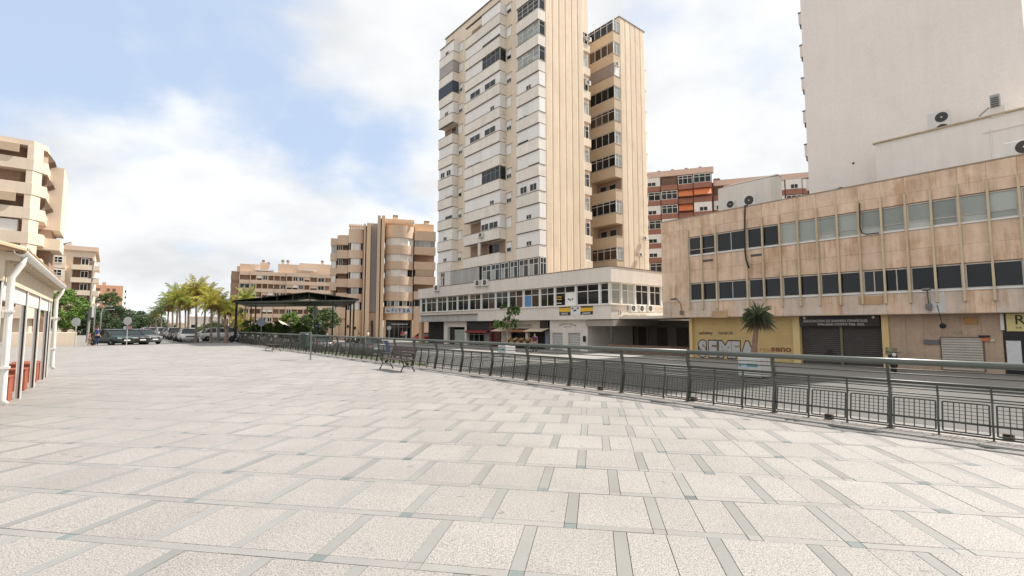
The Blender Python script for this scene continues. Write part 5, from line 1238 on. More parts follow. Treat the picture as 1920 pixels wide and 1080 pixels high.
# ================================================================== café terrace beyond the kiosk
ca = thing('terrace_awning', 'beige sloping terrace awning on thin posts beyond the kiosk', 'awning', UV.P(48, -9, 0))
aw = lambda: None
CV = -7.5
MB(UV).extr([(CV, 2.35), (CV + .02, 2.42), (CV - 4, 3.6), (CV - 4, 3.5)], 41, 53).build('canvas', mat('canvas_beige', (.52, .42, .30), .8, var=.08), ca)
for a in (41.2, 45, 49, 52.8): MB(UV).tube([(a, CV - .1, 0), (a, CV - .1, 2.4)], .04, 6).build('post', KW, ca)
for i in range(4):
    a = 42 + i * 3.1; q = UV.P(a, CV - 1.8, 0); t = thing('terrace_table', 'dark terrace table under the beige awning, ' + ORD[i] + ' from the kiosk', 'table', q, 'terrace tables'); fq = Frame((q.x, q.y), U, V)
    MB(fq).lathe((0, 0, .70), ((.42, 0), (.42, .03)), 16).build('top', IRON, t); MB(fq).lathe((0, 0, 0), ((.24, 0), (.24, .02), (.03, .03), (.03, .7)), 10).build('pedestal', IRON, t)
    for j, (da, db) in enumerate(((-.75, 0), (.75, 0))):
        q2 = UV.P(a + da, CV - 1.8 + db, 0); c = thing('terrace_chair', 'dark terrace chair on the ' + ('near' if da < 0 else 'far') + ' side of the ' + ORD[i] + ' terrace table', 'chair', q2, 'terrace chairs'); fc = Frame((q2.x, q2.y), U, V); s = 1 if da < 0 else -1
        MB(fc).bbox(-.21, .21, -.21, .21, .43, .46).build('seat', IRON, c); MB(fc).box(-.22 * s - .015, -.22 * s + .015, -.2, .2, .5, .86).build('backrest', IRON, c)
        for x in (-.18, .18):
            for y in (-.18, .18): MB(fc).tube([(x, y, 0), (x, y, .43)], .014, 5).build('leg', IRON, c)
# low pale wall at the plaza end
lw = tag(MB(UV).bbox(56.2, 56.5, -6.2, -2.2, -.1, 1.15, .03).build('low_wall', TANL), 'low pale plastered wall at the far end of the plaza', 'wall')

# ================================================================== planters with plants
PW = mat('planter_white', (.62, .61, .59), .6, var=.05, streak=.08); PT = mat('planter_teal', (.10, .30, .33), .6, var=.1)
def planter(p, w_, h_, lab, band=True):
    f = Frame((p.x, p.y), U, V); r = thing('planter', lab, 'planter', p, 'white street planters'); q = w_ / 2
    MB(f).bbox(-q, q, -q, q, p.z + .05, p.z + h_, .03).build('box', PW, r)
    MB(f).box(-q * .85, q * .85, -q * .85, q * .85, p.z, p.z + .05).build('foot', SB, r)
    if band:
        z = p.z + h_ * .55
        MB(f).box(-q * .75, q * .2, -q - .012, -q, z, z + h_ * .16).build('printed_band', PT, r); MB(f).box(q * .72, q * .95, -q - .012, -q, z, z + h_ * .14).build('printed_band', PT, r)
        MB(f).lathe((q * .45, -q - .012, z + .02), ((.16, 0), (.16, .012)), 12, 'b').build('printed_crest', mat('crest_pale', (.42, .55, .58), .6), r)
    MB(f).box(-q * .9, q * .9, -q * .9, q * .9, p.z + h_ - .001, p.z + h_ + .01).build('soil', mat('soil', (.07, .05, .035), .95), r)
    return f
py_ = ground_px(1415, 707, -.73); planter(py_, 1.02, .93, 'white planter with teal print holding the spiky yucca, in front of the yellow wall')
pt_ = ground_px(950, 668, -.73); planter(pt_, .98, .88, 'white planter holding a small leafy tree in front of the grocer')
# ================================================================== vegetation
def leafmat(name, c, tint=.25, tr=.25):
    m = mat(name, c, .55, var=.25, scale=.9, tint=tint, island=True, spec=.3)
    b = m.node_tree.nodes['Principled BSDF']; b.inputs['Subsurface Weight'].default_value = 0
    b.inputs['Transmission Weight'].default_value = 0.0
    return m
BARK = mat('bark', (.16, .115, .08), .9, var=.25, scale=4, bump=.6, bscale=12); BARKG = mat('palm_bark', (.22, .165, .12), .9, var=.25, scale=3, bump=.6, bscale=14)
LEAF_D = leafmat('leaf_dark', (.045, .075, .028)); LEAF_B = leafmat('leaf_bright', (.13, .22, .04)); LEAF_M = leafmat('leaf_mid', (.085, .13, .04))
def crown_mesh(seed, rx, rz, n_clump, n_leaf, size, name, mt, hollow=.55, gap=.35):
    g = random.Random(seed); m = MB()
    for c in range(n_clump):
        while True:
            d = Vector((g.uniform(-1, 1), g.uniform(-1, 1), g.uniform(-1, 1)))
            if hollow < d.length < 1: break
        cc = Vector((d.x * rx, d.y * rx, d.z * rz)); cr = g.uniform(.55, 1.15) * gap * rx
        for l in range(n_leaf):
            while True:
                e = Vector((g.uniform(-1, 1), g.uniform(-1, 1), g.uniform(-1, 1)))
                if e.length < 1: break
            q = cc + Vector((e.x, e.y, e.z * .7)) * cr; s = size * g.uniform(.6, 1.3)
            x = Vector((g.uniform(-1, 1), g.uniform(-1, 1), g.uniform(-.6, .4))).normalized(); y = x.cross(Vector((g.uniform(-1, 1), g.uniform(-1, 1), g.uniform(-1, 1)))).normalized()
            i = len(m.v)
            for pt in (q - x * s, q + y * s * .42, q + x * s, q - y * s * .42): m.v.append(pt)
            m.f.append([i, i + 1, i + 2, i + 3])
    return m.mesh(name, mt)
def trunk_mb(h, r0, seed, limbs=5, spread=1.0):
    g = random.Random(seed); m = MB(); pts = [Vector((0, 0, 0))]
    for k in range(1, 5): pts.append(Vector((g.uniform(-.08, .08) * k, g.uniform(-.08, .08) * k, h * k / 4)))
    m.tube(pts, [r0 * (1.15 - .12 * k) for k in range(5)], 8)
    for l in range(limbs):
        an = l / limbs * 6.28 + g.uniform(-.4, .4); L_ = spread * g.uniform(.7, 1.1)
        b = pts[3 + (l % 2)]; m.tube([b, b + Vector((math.cos(an) * L_ * .4, math.sin(an) * L_ * .4, L_ * .45)), b + Vector((math.cos(an) * L_ * .8, math.sin(an) * L_ * .8, L_ * 1.0))], [r0 * .5, r0 * .32, r0 * .14], 6)
    return m
CM = {'dark': [crown_mesh(31 + i, 1.0, .8, 40, 190, .055, 'crown', LEAF_D) for i in range(3)], 'bright': [crown_mesh(41, 1.0, 1.15, 46, 230, .06, 'crown', LEAF_B)], 'mid': [crown_mesh(51 + i, 1.0, .85, 36, 170, .065, 'crown', LEAF_M) for i in range(2)]}
def tree(px, Y, zc, rx, kind, lab, seed, z0=None, group=None, cat='tree'):
    p = at_y(px, Y); u_, v_ = p.dot(U), p.dot(V); z = ground_z(u_, v_) if z0 is None else z0; p.z = z
    r = thing('broadleaf_tree', lab, cat, p, group)
    o = inst(trunk_mb(max(.6, zc - z - rx * .35), .05 * rx + .06, seed, 6, rx * .8).mesh('trunk', BARK), 'trunk', r)
    me = CM[kind][seed % len(CM[kind])]
    inst(me, 'crown', r, (0, 0, zc - z), seed * 1.3, (rx, rx, rx)); return r
tree(128, 50, zpx(578, 50), 1.75, 'bright', 'bright green bushy tree beyond the kiosk, in front of the beige flats', 1)
for i, (px, Y, yc, rx, lab) in enumerate(((182, 100, 606, 3.6, 'dark green street tree right of the tall utility pole'), (212, 112, 600, 4.4, 'dark spreading street tree behind the curved lamp posts'), (243, 128, 603, 4.4, 'dark street tree above the round sign back'), (268, 150, 609, 4.2, 'dark green street tree at the avenue bend left of the palms'), (262, 200, 606, 5.0, 'far dark tree crown above the parked row'), (297, 230, 612, 5.0, 'farthest dark tree crown before the palms'))):
    tree(px, Y, zpx(yc, Y), rx, 'dark', lab, 2 + i, group='dark trees on the left of the avenue')
for i, (px, Y, yc, rx, kd, lab) in enumerate(((606, 78, 596, 2.5, 'mid', 'leafy green tree behind the canopy beside the orange building'), (586, 74, 606, 1.8, 'mid', 'lower leafy tree under the canopy right of the parasol'), (548, 72, 606, 1.5, 'bright', 'light green small tree right behind the cream parasol'), (640, 100, 612, 2.4, 'dark', 'dark tree behind the canopy post near the orange porch'), (412, 90, 622, 2.2, 'dark', 'dark bushy tree low behind the palm trunks'), (395, 110, 622, 2.4, 'mid', 'mid green bushy tree behind the palm row'))):
    tree(px, Y, zpx(yc, Y), rx, kd, lab, 9 + i)
# hedge of single shrubs under the canopy
for i in range(9):
    px = 470 + i * 16; Y = 66 + (i % 3); p = at_y(px, Y); p.z = ground_z(p.dot(U), p.dot(V))
    r = thing('shrub', 'rounded green shrub, ' + ORD[i] + ' from the left in the hedge below the canopy', 'shrub', p, 'hedge shrubs under the canopy')
    inst(CM['bright' if i % 3 == 0 else 'mid'][0], 'foliage', r, (0, 0, 1.25), i * 1.1, (1.15, 1.15, 1.2)); inst(trunk_mb(.7, .05, 60 + i, 4, .5).mesh('stem', BARK), 'stem', r)
tag(MB(UV).box(27, 46, 13.6, 15.2, -.9, -.62).build('lawn', mat('lawn_green', (.07, .10, .03), .95, var=.25, scale=2, fine=.3, fscale=25)), kind='structure')
# palms
def frond_mesh(seed, mt, L_=2.6, droop=1.0):
    g = random.Random(seed); m = MB(); n = 26; pts = []
    an = .95; x = z = 0.0
    for k in range(n + 1):
        pts.append(Vector((x, 0, z))); t = k / n; a_ = an - droop * 2.0 * t ** 1.4; x += math.cos(a_) * L_ / n; z += math.sin(a_) * L_ / n
    m.tube(pts[::4] + [pts[-1]], [.03, .026, .022, .018, .014, .010, .006, .004][:len(pts[::4]) + 1], 4)
    for k in range(4, n):
        t = k / n; ll = .62 * (math.sin(math.pi * (.12 + .86 * t)) ** .7) + .08
        for s in (-1, 1):
            d = (pts[k + 1] - pts[k]).normalized(); o = Vector((d.x * .55, s * .85, -.35 - g.uniform(0, .5))).normalized(); e = pts[k] + o * ll * g.uniform(.85, 1.1); e.z -= ll * .15
            w_ = d * .035; md = pts[k] + o * ll * .5; md.z += .03
            i = len(m.v); m.v += [pts[k] - w_ * .4, pts[k] + w_ * .4, md + w_, e, md - w_]; m.f.append([i, i + 1, i + 2, i + 3, i + 4])
    return m.mesh('frond', mt)
PALMC = [leafmat('palm_yellow', (.38, .34, .055), .2), leafmat('palm_green', (.17, .22, .06), .2), leafmat('palm_lime', (.31, .34, .06), .2), leafmat('palm_grey_green', (.125, .16, .075), .2)]
DEADM = leafmat('palm_dead', (.26, .16, .07), .2)
FR = [[frond_mesh(70 + i * 3 + j, PALMC[i], 2.9, .5 + .22 * j) for j in range(3)] for i in range(4)]; FRD = frond_mesh(99, DEADM, 1.7, 1.2)
def palm(px, Y, ytop, ci, lab, seed, nf=24, sc=1.0):
    g = random.Random(seed); p = at_y(px, Y); p.z = ground_z(p.dot(U), p.dot(V)); hc = max(1.6, zpx(ytop, Y) - p.z - 1.75 * sc)
    r = thing('palm_tree', lab, 'palm tree', p, 'palms along the avenue'); m = MB(); lean = (g.uniform(-.25, .25), g.uniform(-.25, .25))
    pts = [Vector((lean[0] * t * t, lean[1] * t * t, hc * t)) for t in (0, .15, .4, .7, .92, 1)]
    m.tube(pts, [.22 * sc, .17 * sc, .15 * sc, .14 * sc, .17 * sc, .12 * sc], 9); inst(m.mesh('trunk', BARKG), 'trunk', r)
    for k in range(nf):
        an = k * 2.39996 + g.uniform(-.2, .2); up = 1 - 2 * (k + .5) / nf
        o = inst(FR[ci][0 if k < 6 else 1 + k % 2], 'frond', r, pts[-1]); s = sc * g.uniform(.8, 1.1); o.scale = (s, s, s)
        o.rotation_euler = (0, -up * .75 + .12, an)
        o.rotation_mode = 'XYZ'
    for k in range(5):
        o = inst(FRD, 'dead_frond', r, pts[-1]); o.rotation_euler = (0, .95, k * 1.3 + seed); o.scale = (sc * .8,) * 3
    return r
PL = [(342, 58, 541, 2, 'lime'), (372, 54, 524, 0, 'yellow'), (386, 60, 534, 0, 'yellow'), (400, 52, 546, 0, 'yellow'), (414, 56, 552, 2, 'lime'), (335, 70, 536, 1, 'green'), (328, 80, 551, 3, 'grey-green'), (318, 92, 560, 1, 'green'), (306, 105, 567, 3, 'grey-green'), (357, 66, 545, 0, 'yellow'), (296, 125, 577, 1, 'green'), (286, 150, 588, 3, 'grey-green'), (424, 66, 560, 0, 'yellow'), (352, 85, 556, 1, 'green')]
order = sorted(range(len(PL)), key=lambda i: PL[i][0])
for i, (px, Y, yt, ci, cn) in enumerate(PL):
    palm(px, Y, yt, ci, '%s palm tree, %s from the left in the palm grove' % (cn, ORD[order.index(i)]), 200 + i, 26 if Y < 70 else 20, .76 if Y < 62 else .95)
palm(462, 72, 542, 2, 'lime green palm top showing above the canopy roof', 230, 20, .8); palm(446, 80, 590, 0, 'yellow palm standing under the canopy left end', 231, 20, .9)
tree(206, 140, zpx(560, 140), 2.6, 'mid', 'feathery tall tree in front of the salmon flats', 17)
# bare pollarded trunk beside the canopy
p = at_y(428, 50); p.z = ground_z(p.dot(U), p.dot(V)); r = thing('pollarded_tree', 'brown pollarded trunk with cut stubs beside the left canopy posts', 'tree', p); m = MB()
m.tube([Vector((0, 0, 0)), Vector((.05, 0, .9)), Vector((0, 0, 1.6))], [.22, .17, .16], 8)
m.build('trunk', BARKG).parent = r; m = MB()
for an, L_ in ((.3, .9), (2.4, 1.1), (4.2, .7), (5.3, 1.0)): m.tube([Vector((0, 0, 1.5)), Vector((math.cos(an) * L_ * .5, math.sin(an) * L_ * .5, 1.9)), Vector((math.cos(an) * L_ * .7, math.sin(an) * L_ * .7, 2.5))], [.13, .10, .085], 7)
m.build('stub', BARKG).parent = r
# yucca
def yucca(p):
    r = thing('yucca', 'spiky yucca with a bare trunk growing from the white planter by the yellow wall', 'plant', p); f = Frame((p.x, p.y), U, V); g = random.Random(8)
    zc = zpx(592, py_.y); m = MB(); h = zc - p.z
    m.tube([Vector((0, 0, 0)), Vector((.05, -.02, h * .35)), Vector((.14, -.06, h * .7)), Vector((.22, -.1, h))], [.16, .125, .105, .09], 9); inst(m.mesh('trunk', mat('yucca_bark', (.27, .17, .12), .9, var=.2, scale=6, bump=.5)), 'trunk', r)
    for part, n, lo, hi, mt in (('crown', 150, -.35, 1.0, leafmat('yucca_green', (.10, .125, .065), .3)), ('dry_leaves', 110, -1.0, -.3, leafmat('yucca_dry', (.17, .14, .08), .3))):
        m = MB()
        for k in range(n):
            an = g.uniform(0, 6.283); s = g.uniform(lo, hi); c = math.sqrt(max(0, 1 - s * s)); d = Vector((c * math.cos(an), c * math.sin(an), s)); L_ = g.uniform(.5, .82)
            b = Vector((.22, -.1, h)) + d * .06 + Vector((0, 0, g.uniform(-.15, .12))); sd_ = d.cross(Vector((0, 0, 1))).normalized() * .022; e = b + d * L_ - Vector((0, 0, .12 + .42 * (1 - abs(s)) * L_ * .8)); md = b + d * L_ * .55
            i = len(m.v); m.v += [b - sd_, b + sd_, md + sd_ * .9, e, md - sd_ * .9]; m.f.append([i, i + 1, i + 2, i + 3, i + 4])
        inst(m.mesh(part, mt), part, r)
yucca(Vector((py_.x, py_.y, py_.z + .94)))
# small rubber tree in the second planter
q = Vector((pt_.x, pt_.y, pt_.z + .89)); r = thing('rubber_tree', 'small leafy tree with glossy leaves growing from the white planter by the grocer', 'tree', q); m = MB(); g = random.Random(4)
zc = zpx(596, pt_.y) - q.z; tips = []
m.tube([Vector((0, 0, 0)), Vector((.06, 0, .6)), Vector((-.02, 0, 1.1))], [.05, .042, .038], 7)
for k in range(17):
    an = k * 2.4; L_ = g.uniform(.4, 1.05); e = Vector((math.cos(an) * L_, math.sin(an) * L_, zc + g.uniform(-.85, 1.0))); tips.append(e); m.tube([Vector((-.02, 0, 1.0)), (Vector((0, 0, 1.0)) + e) / 2 + Vector((0, 0, -.1)), e], [.03, .022, .014], 5)
inst(m.mesh('trunk', mat('pale_bark', (.33, .26, .19), .85, var=.15)), 'trunk', r); m = MB()
for e in tips:
    for l in range(38):
        d = Vector((g.uniform(-1, 1), g.uniform(-1, 1), g.uniform(-.5, .9))).normalized(); b = e + d * g.uniform(.02, .1); s = g.uniform(.2, .36); y = d.cross(Vector((g.uniform(-1, 1), g.uniform(-1, 1), g.uniform(-1, 1)))).normalized() * s * .3
        i = len(m.v); m.v += [b, b + d * s * .45 + y, b + d * s, b + d * s * .45 - y]; m.f.append([i, i + 1, i + 2, i + 3])
inst(m.mesh('crown', leafmat('rubber_leaf', (.075, .12, .03), .35)), 'crown', r)

# ================================================================== cars
TYRE = mat('tyre', (.02, .02, .02), .8); RIM = mat('rim', (.42, .42, .42), .35, metal=.7); LAMPG = mat('head_lamp', (.6, .6, .6), .15); TAIL = mat('tail_lamp', (.35, .02, .02), .3); PLATE = mat('number_plate', (.65, .65, .62), .5); CGL = glass_mat('car_glass', (.015, .02, .022), .04, .1)
def car_meshes(bodymat, kind=0):
    H = (1.46, 1.56)[kind]; L2 = (2.05, 2.0)[kind]
    st_ = [(-L2, .42, .62, .66), (-L2 + .12, .28, .78, .78), (-1.35, .22, .90, .85), (-.75, .2, .98, .88), (.3, .2, 1.0, .89), (1.25, .2, 1.0, .88), (L2 - .12, .26, .98, .82), (L2, .42, .80, .72)]
    if kind: st_[2] = (-1.4, .22, .98, .86); st_[3] = (-1.0, .2, 1.02, .88)
    m = MB(); n = 10
    for (x, zb, zt_, hw) in st_:
        for (y, z) in ((-.55, zb), (-.92, zb + .08), (-1.0, zb + (zt_ - zb) * .45), (-.97, zb + (zt_ - zb) * .8), (-.86, zt_), (.86, zt_), (.97, zb + (zt_ - zb) * .8), (1.0, zb + (zt_ - zb) * .45), (.92, zb + .08), (.55, zb)): m.v.append(Vector((x, y * hw, z)))
    for k in range(len(st_) - 1):
        for j in range(n): m.f.append([k * n + j, k * n + (j + 1) % n, (k + 1) * n + (j + 1) % n, (k + 1) * n + j])
    m.f.append(list(range(n))[::-1]); m.f.append([(len(st_) - 1) * n + j for j in range(n)])
    body = m.mesh('body', bodymat, smooth=True)
    xs_ = [(-.95, .97, .80, .80), (-.28, H - .04, .60, .64), (.35, H, .60, .66), (1.1, H - .06, .58, .64), (1.72, 1.0, .72, .78)]
    if kind: xs_[0] = (-1.1, 1.0, .8, .8); xs_[4] = (1.85, 1.0, .76, .8)
    g_ = MB()
    for (x, zt_, ht, hb) in xs_:
        zb = .96
        for (y, z) in ((-hb, zb), (-ht, max(zt_, zb + .01)), (ht, max(zt_, zb + .01)), (hb, zb)): g_.v.append(Vector((x, y, z)))
    for k in range(4):
        for j in range(4): g_.f.append([k * 4 + j, k * 4 + (j + 1) % 4, k * 4 + 4 + (j + 1) % 4, k * 4 + 4 + j])
    glass = g_.mesh('glasshouse', CGL)
    rm = MB()
    for (x, zt_, ht) in ((-.34, H - .03, .62), (.35, H + .015, .63), (1.16, H - .04, .61)):
        for y in (-ht, ht): rm.v.append(Vector((x, y, zt_))); rm.v.append(Vector((x, y * .9, zt_ + .022)))
    for k in range(2):
        a = k * 4; rm.f += [[a + 1, a + 3, a + 7, a + 5], [a, a + 1, a + 5, a + 4], [a + 2, a + 6, a + 7, a + 3]]
    for s in (-1, 1):
        for (p0, p1) in (((-.95, .80, .975), (-.3, .63, H - .03)), ((.42, .8, .98), (.38, .645, H - .0)), ((1.7, .78, .99), (1.13, .62, H - .05))):
            rm.tube([Vector((p0[0], p0[1] * s, p0[2])), Vector((p1[0], p1[1] * s, p1[2]))], .035, 5)
    roof = rm.mesh('roof', bodymat)
    t = MB(); t.lathe((0, 0, 0), ((.20, -.1), (.29, -.1), (.315, -.07), (.315, .07), (.29, .1), (.20, .1)), 18, 'b'); tyre = t.mesh('tyre', TYRE)
    t = MB(); t.lathe((0, 0, 0), ((.03, -.105), (.2, -.085), (.2, .085), (.03, .105)), 12, 'b'); rim = t.mesh('rim', RIM)
    hl = MB().bbox(-.04, .05, -.17, .17, -.07, .07, .02).mesh('headlight', LAMPG); tl = MB().bbox(-.05, .03, -.13, .13, -.09, .09, .02).mesh('tail_light', TAIL)
    pl = MB().box(-.01, .01, -.26, .26, -.055, .055).mesh('number_plate', PLATE); mi = MB().bbox(-.07, .07, -.09, .09, -.06, .06, .02).mesh('mirror', bodymat)
    gr_ = MB().box(-.012, .012, -.42, .42, -.07, .07).mesh('grille', SB)
    return dict(body=body, glass=glass, roof=roof, tyre=tyre, rim=rim, hl=hl, tl=tl, pl=pl, mi=mi, gr=gr_, L=L2)
CARP = {}
def paint(nm, c): return mat('paint_' + nm, c, .25, var=.03, spec=.6)
def car(p, head, cname, lab, kind=0, group=None, small=False):
    cols = dict(white=(.62, .62, .61), silver=(.36, .36, .36), black=(.02, .022, .024), grey=(.12, .125, .13), red=(.42, .025, .03), green=(.022, .04, .035), blue=(.04, .07, .16), beige=(.42, .38, .31))
    if (cname, kind) not in CARP: CARP[cname, kind] = car_meshes(paint(cname, cols[cname]), kind)
    M_ = CARP[cname, kind]; r = thing('parked_car', lab, 'car', p, group); r.rotation_euler = (0, 0, head)       # front is local -x
    inst(M_['body'], 'body', r); inst(M_['glass'], 'glasshouse', r); inst(M_['roof'], 'roof', r)
    for x in (-1.28, 1.28):
        for y in (-.78, .78):
            t = inst(M_['tyre'], 'wheel', r, (x, y, .315)); inst(M_['rim'], 'rim', t)
    for s in (-1, 1):
        inst(M_['hl'], 'headlight', r, (-M_['L'] + .12, s * .55, .68)); inst(M_['tl'], 'tail_light', r, (M_['L'] - .06, s * .58, .8)); inst(M_['mi'], 'mirror', r, (-.6, s * .93, 1.0))
    inst(M_['pl'], 'number_plate', r, (-M_['L'] - .005, 0, .5)); inst(M_['gr'], 'grille', r, (-M_['L'] - .002, 0, .63)); inst(M_['pl'], 'number_plate', r, (M_['L'] + .005, 0, .62))
    return r
def head_to(d): return math.atan2(-d.y, -d.x)             # local -x towards d
seq = ['white', 'grey', 'black', 'silver', 'grey', 'black', 'silver', 'white', 'black', 'grey', 'red', 'silver', 'grey', 'black', 'white', 'blue', 'silver', 'white']
q0 = ground_px(352, 641.2, -.09); vv = q0.dot(V); uu = q0.dot(U)
for i in range(17):
    car(UV.P(uu + i * 5.5, vv + .15 * math.sin(i * 3), -.09), head_to(-U), seq[i], '%s car, %s from the near end of the parked row beside the palms' % (seq[i], ORD[i]), i % 2, 'cars parked along the avenue')
for i, (px, py, cn, lab, hd) in enumerate(((210, 648, 'green', 'dark green car parked behind the person in blue', V * .5 - U * .86), (240, 646.8, 'black', 'black car parked behind the round sign post', V * .5 - U * .86), (264, 645.5, 'grey', 'grey car parked at the right end of the dark cars', V * .5 - U * .86))):
    car(ground_px(px, py, -.09), head_to(hd), cn, lab, 0, 'dark cars at the far plaza edge')
for (px, Y, cn, lab, hd) in ((795, 72, 'red', 'red car in front of the shops at the podium left end', U), (672, 43, 'silver', 'silver car on the street behind the railing', U), (690, 41, 'grey', 'grey car behind the railing directly left of the bench back', U), (600, 46, 'grey', 'grey car behind the litter bin and railing', U), (415, 60, 'white', 'white car behind the pollarded trunk', V), (406, 68, 'silver', 'silver car right of the palm trunks', V), (436, 66, 'white', 'white car left of the canopy scooters', V)):
    p = at_y(px, Y); p.z = ground_z(p.dot(U), p.dot(V)) + (.006 if Y < 80 else 0); car(p, head_to(hd), cn, lab, 1 if cn == 'white' else 0)

# ================================================================== scooters
def scooter_meshes(c):
    M_ = {}
    M_['tyre'] = MB().lathe((0, 0, 0), ((.13, -.05), (.22, -.05), (.24, -.03), (.24, .03), (.22, .05), (.13, .05)), 14, 'b').mesh('wheel', TYRE)
    M_['body'] = MB().extb([(.0, .30), (.75, .36), (.80, .62), (.62, .74), (.15, .70), (.02, .45), (-.35, .34), (-.45, .9), (-.55, .9), (-.52, .35), (-.3, .24)], -.13, .13).mesh('body', paint(*c))
    M_['seat'] = MB().bbox(.05, .78, -.14, .14, .72, .82, .04).mesh('seat', SB)
    m = MB(); m.tube([Vector((-.62, 0, .3)), Vector((-.48, 0, 1.0))], .03, 6); m.tube([Vector((-.42, -.32, 1.02)), Vector((-.5, 0, .98)), Vector((-.42, .32, 1.02))], .016, 6); M_['bar'] = m.mesh('handlebar', SB)
    M_['lamp'] = MB().lathe((-.56, 0, .88), ((.02, -.05), (.09, -.03), (.09, .04)), 10, 'a').mesh('headlight', LAMPG)
    return M_
SC = [scooter_meshes(c) for c in (('black', (.02, .022, .024)), ('silver', (.36, .36, .36)), ('red', (.42, .025, .03)), ('white', (.62, .62, .61)))]; SN = ('black', 'silver', 'red', 'white')
for i in range(9):
    px = 449 + i * 12; Y = 53 - i * 1.0; p = at_y(px, Y); p.z = max(ground_z(p.dot(U), p.dot(V)), -.74)
    k = (0, 1, 0, 3, 0, 2, 1, 0, 1)[i]; r = thing('motor_scooter', '%s motor scooter, %s from the left in the row behind the railing' % (SN[k], ORD[i]), 'scooter', p, 'scooters parked under the canopy'); r.rotation_euler = (0, 0, head_to(V * -.8 - U * .4))
    M_ = SC[k]
    for nm, ky, lc in (('wheel', 'tyre', (-.62, 0, .24)), ('wheel', 'tyre', (.62, 0, .24)), ('body', 'body', (0, 0, 0)), ('seat', 'seat', (0, 0, 0)), ('handlebar', 'bar', (0, 0, 0)), ('headlight', 'lamp', (0, 0, 0))): inst(M_[ky], nm, r, lc)
# parked bicycle-like delivery scooter by the brown wall
p = UV.P(UV.px(1676, 700, LV - 1.2)[0], LV - 1.2, BASE); r = thing('motor_scooter', 'dark scooter with stickers parked below the stone facade beside the yellow pilaster', 'scooter', p); r.rotation_euler = (0, 0, head_to(-V * .9 - U * .3))
for nm, ky, lc in (('wheel', 'tyre', (-.62, 0, .24)), ('wheel', 'tyre', (.62, 0, .24)), ('body', 'body', (0, 0, 0)), ('seat', 'seat', (0, 0, 0)), ('handlebar', 'bar', (0, 0, 0)), ('headlight', 'lamp', (0, 0, 0))): inst(SC[0][ky], nm, r, lc)
inst(MB().bbox(.3, .78, -.22, .22, .83, 1.2, .03).mesh('top_box', mat('sticker_box', (.22, .2, .12), .6, var=.6, scale=9)), 'top_box', r)

# ================================================================== canopy
CD = mat('canopy_dark', (.010, .012, .010), .5, var=.15); CE = mat('canopy_edge', (.07, .085, .07), .45, var=.1)
cl_, cr_ = at_y(434, 57.5), at_y(674, 53.5); ca_ = (cr_ - cl_).normalized(); CF = Frame((cl_.x, cl_.y), ca_, Vector((-.365, .931, 0))); CW = (cr_ - cl_).length; cz_ = 4.48; cpk = 5.42; cpa = CW * .615
cn = thing('street_canopy', 'large dark steel canopy with a shallow pitched roof on posts before the beige flats', 'canopy', CF.P(CW / 2, 6, -.3)); CDP = 14.0
MB(CF).extb([(0, cz_ + .1), (cpa, cpk), (CW, cz_ + .1), (CW, cz_ + .18), (cpa, cpk + .1), (0, cz_ + .18)], -.02, CDP).build('roof_sheet', CD, cn)
for b in (0.0, CDP * .33, CDP * .66, CDP - .1):
    m = MB(CF); m.box(.1, CW - .1, b, b + .1, cz_ - .06, cz_ + .08); m.build('tie_beam', CE, cn)
    for i in range(1, 8):
        a = CW * i / 8; zt_ = cz_ + .1 + (cpk - cz_ - .1) * (a / cpa if a < cpa else (CW - a) / (CW - cpa)); MB(CF).box(a - .03, a + .03, b + .02, b + .08, cz_ + .082, zt_ - .005).build('truss_strut', CE, cn)
MB(CF).box(.15, CW - .15, .12, CDP - .15, cz_ + .0, cz_ + .07).build('ceiling', CD, cn)
for (a, b) in ((.75, .4), (2.6, 6.2), (1.0, 12.2), (CW - .6, .4), (CW - 3.2, .4), (CW - .6, 6.5), (CW - .9, 12.2)):
    q = CF.P(a, b, 0); z = ground_z(q.dot(U), q.dot(V)); w2 = .16 if a == .75 else .1
    MB(CF).box(a - w2, a + w2, b - w2, b + w2, z, cz_ - .065).build('post', CD, cn); MB(CF).box(a - .25, a + .25, b - .25, b + .25, z - .01, z + .03).build('base_plate', CD, cn)
# parasol
p = at_y(526, 69); p.z = ground_z(p.dot(U), p.dot(V)); r = thing('parasol', 'cream parasol above the hedge under the canopy', 'parasol', p); f = Frame((p.x, p.y), (1, 0, 0), (0, 1, 0)); zt_ = zpx(601, 69)
m = MB(f); m.lathe((0, 0, zt_ - .75), ((1.45, 0), (.75, .42), (.05, .75)), 8); m.build('canopy', mat('parasol_cream', (.66, .58, .44), .8, var=.05), r); MB(f).tube([(0, 0, p.z), (0, 0, zt_)], .035, 6).build('pole', KW, r)
m = MB(f); m.lathe((0, 0, zt_ - 1.0), ((1.47, .0), (1.46, .25)), 8); m.build('valance', mat('valance_tan', (.50, .32, .16), .8, var=.1), r)

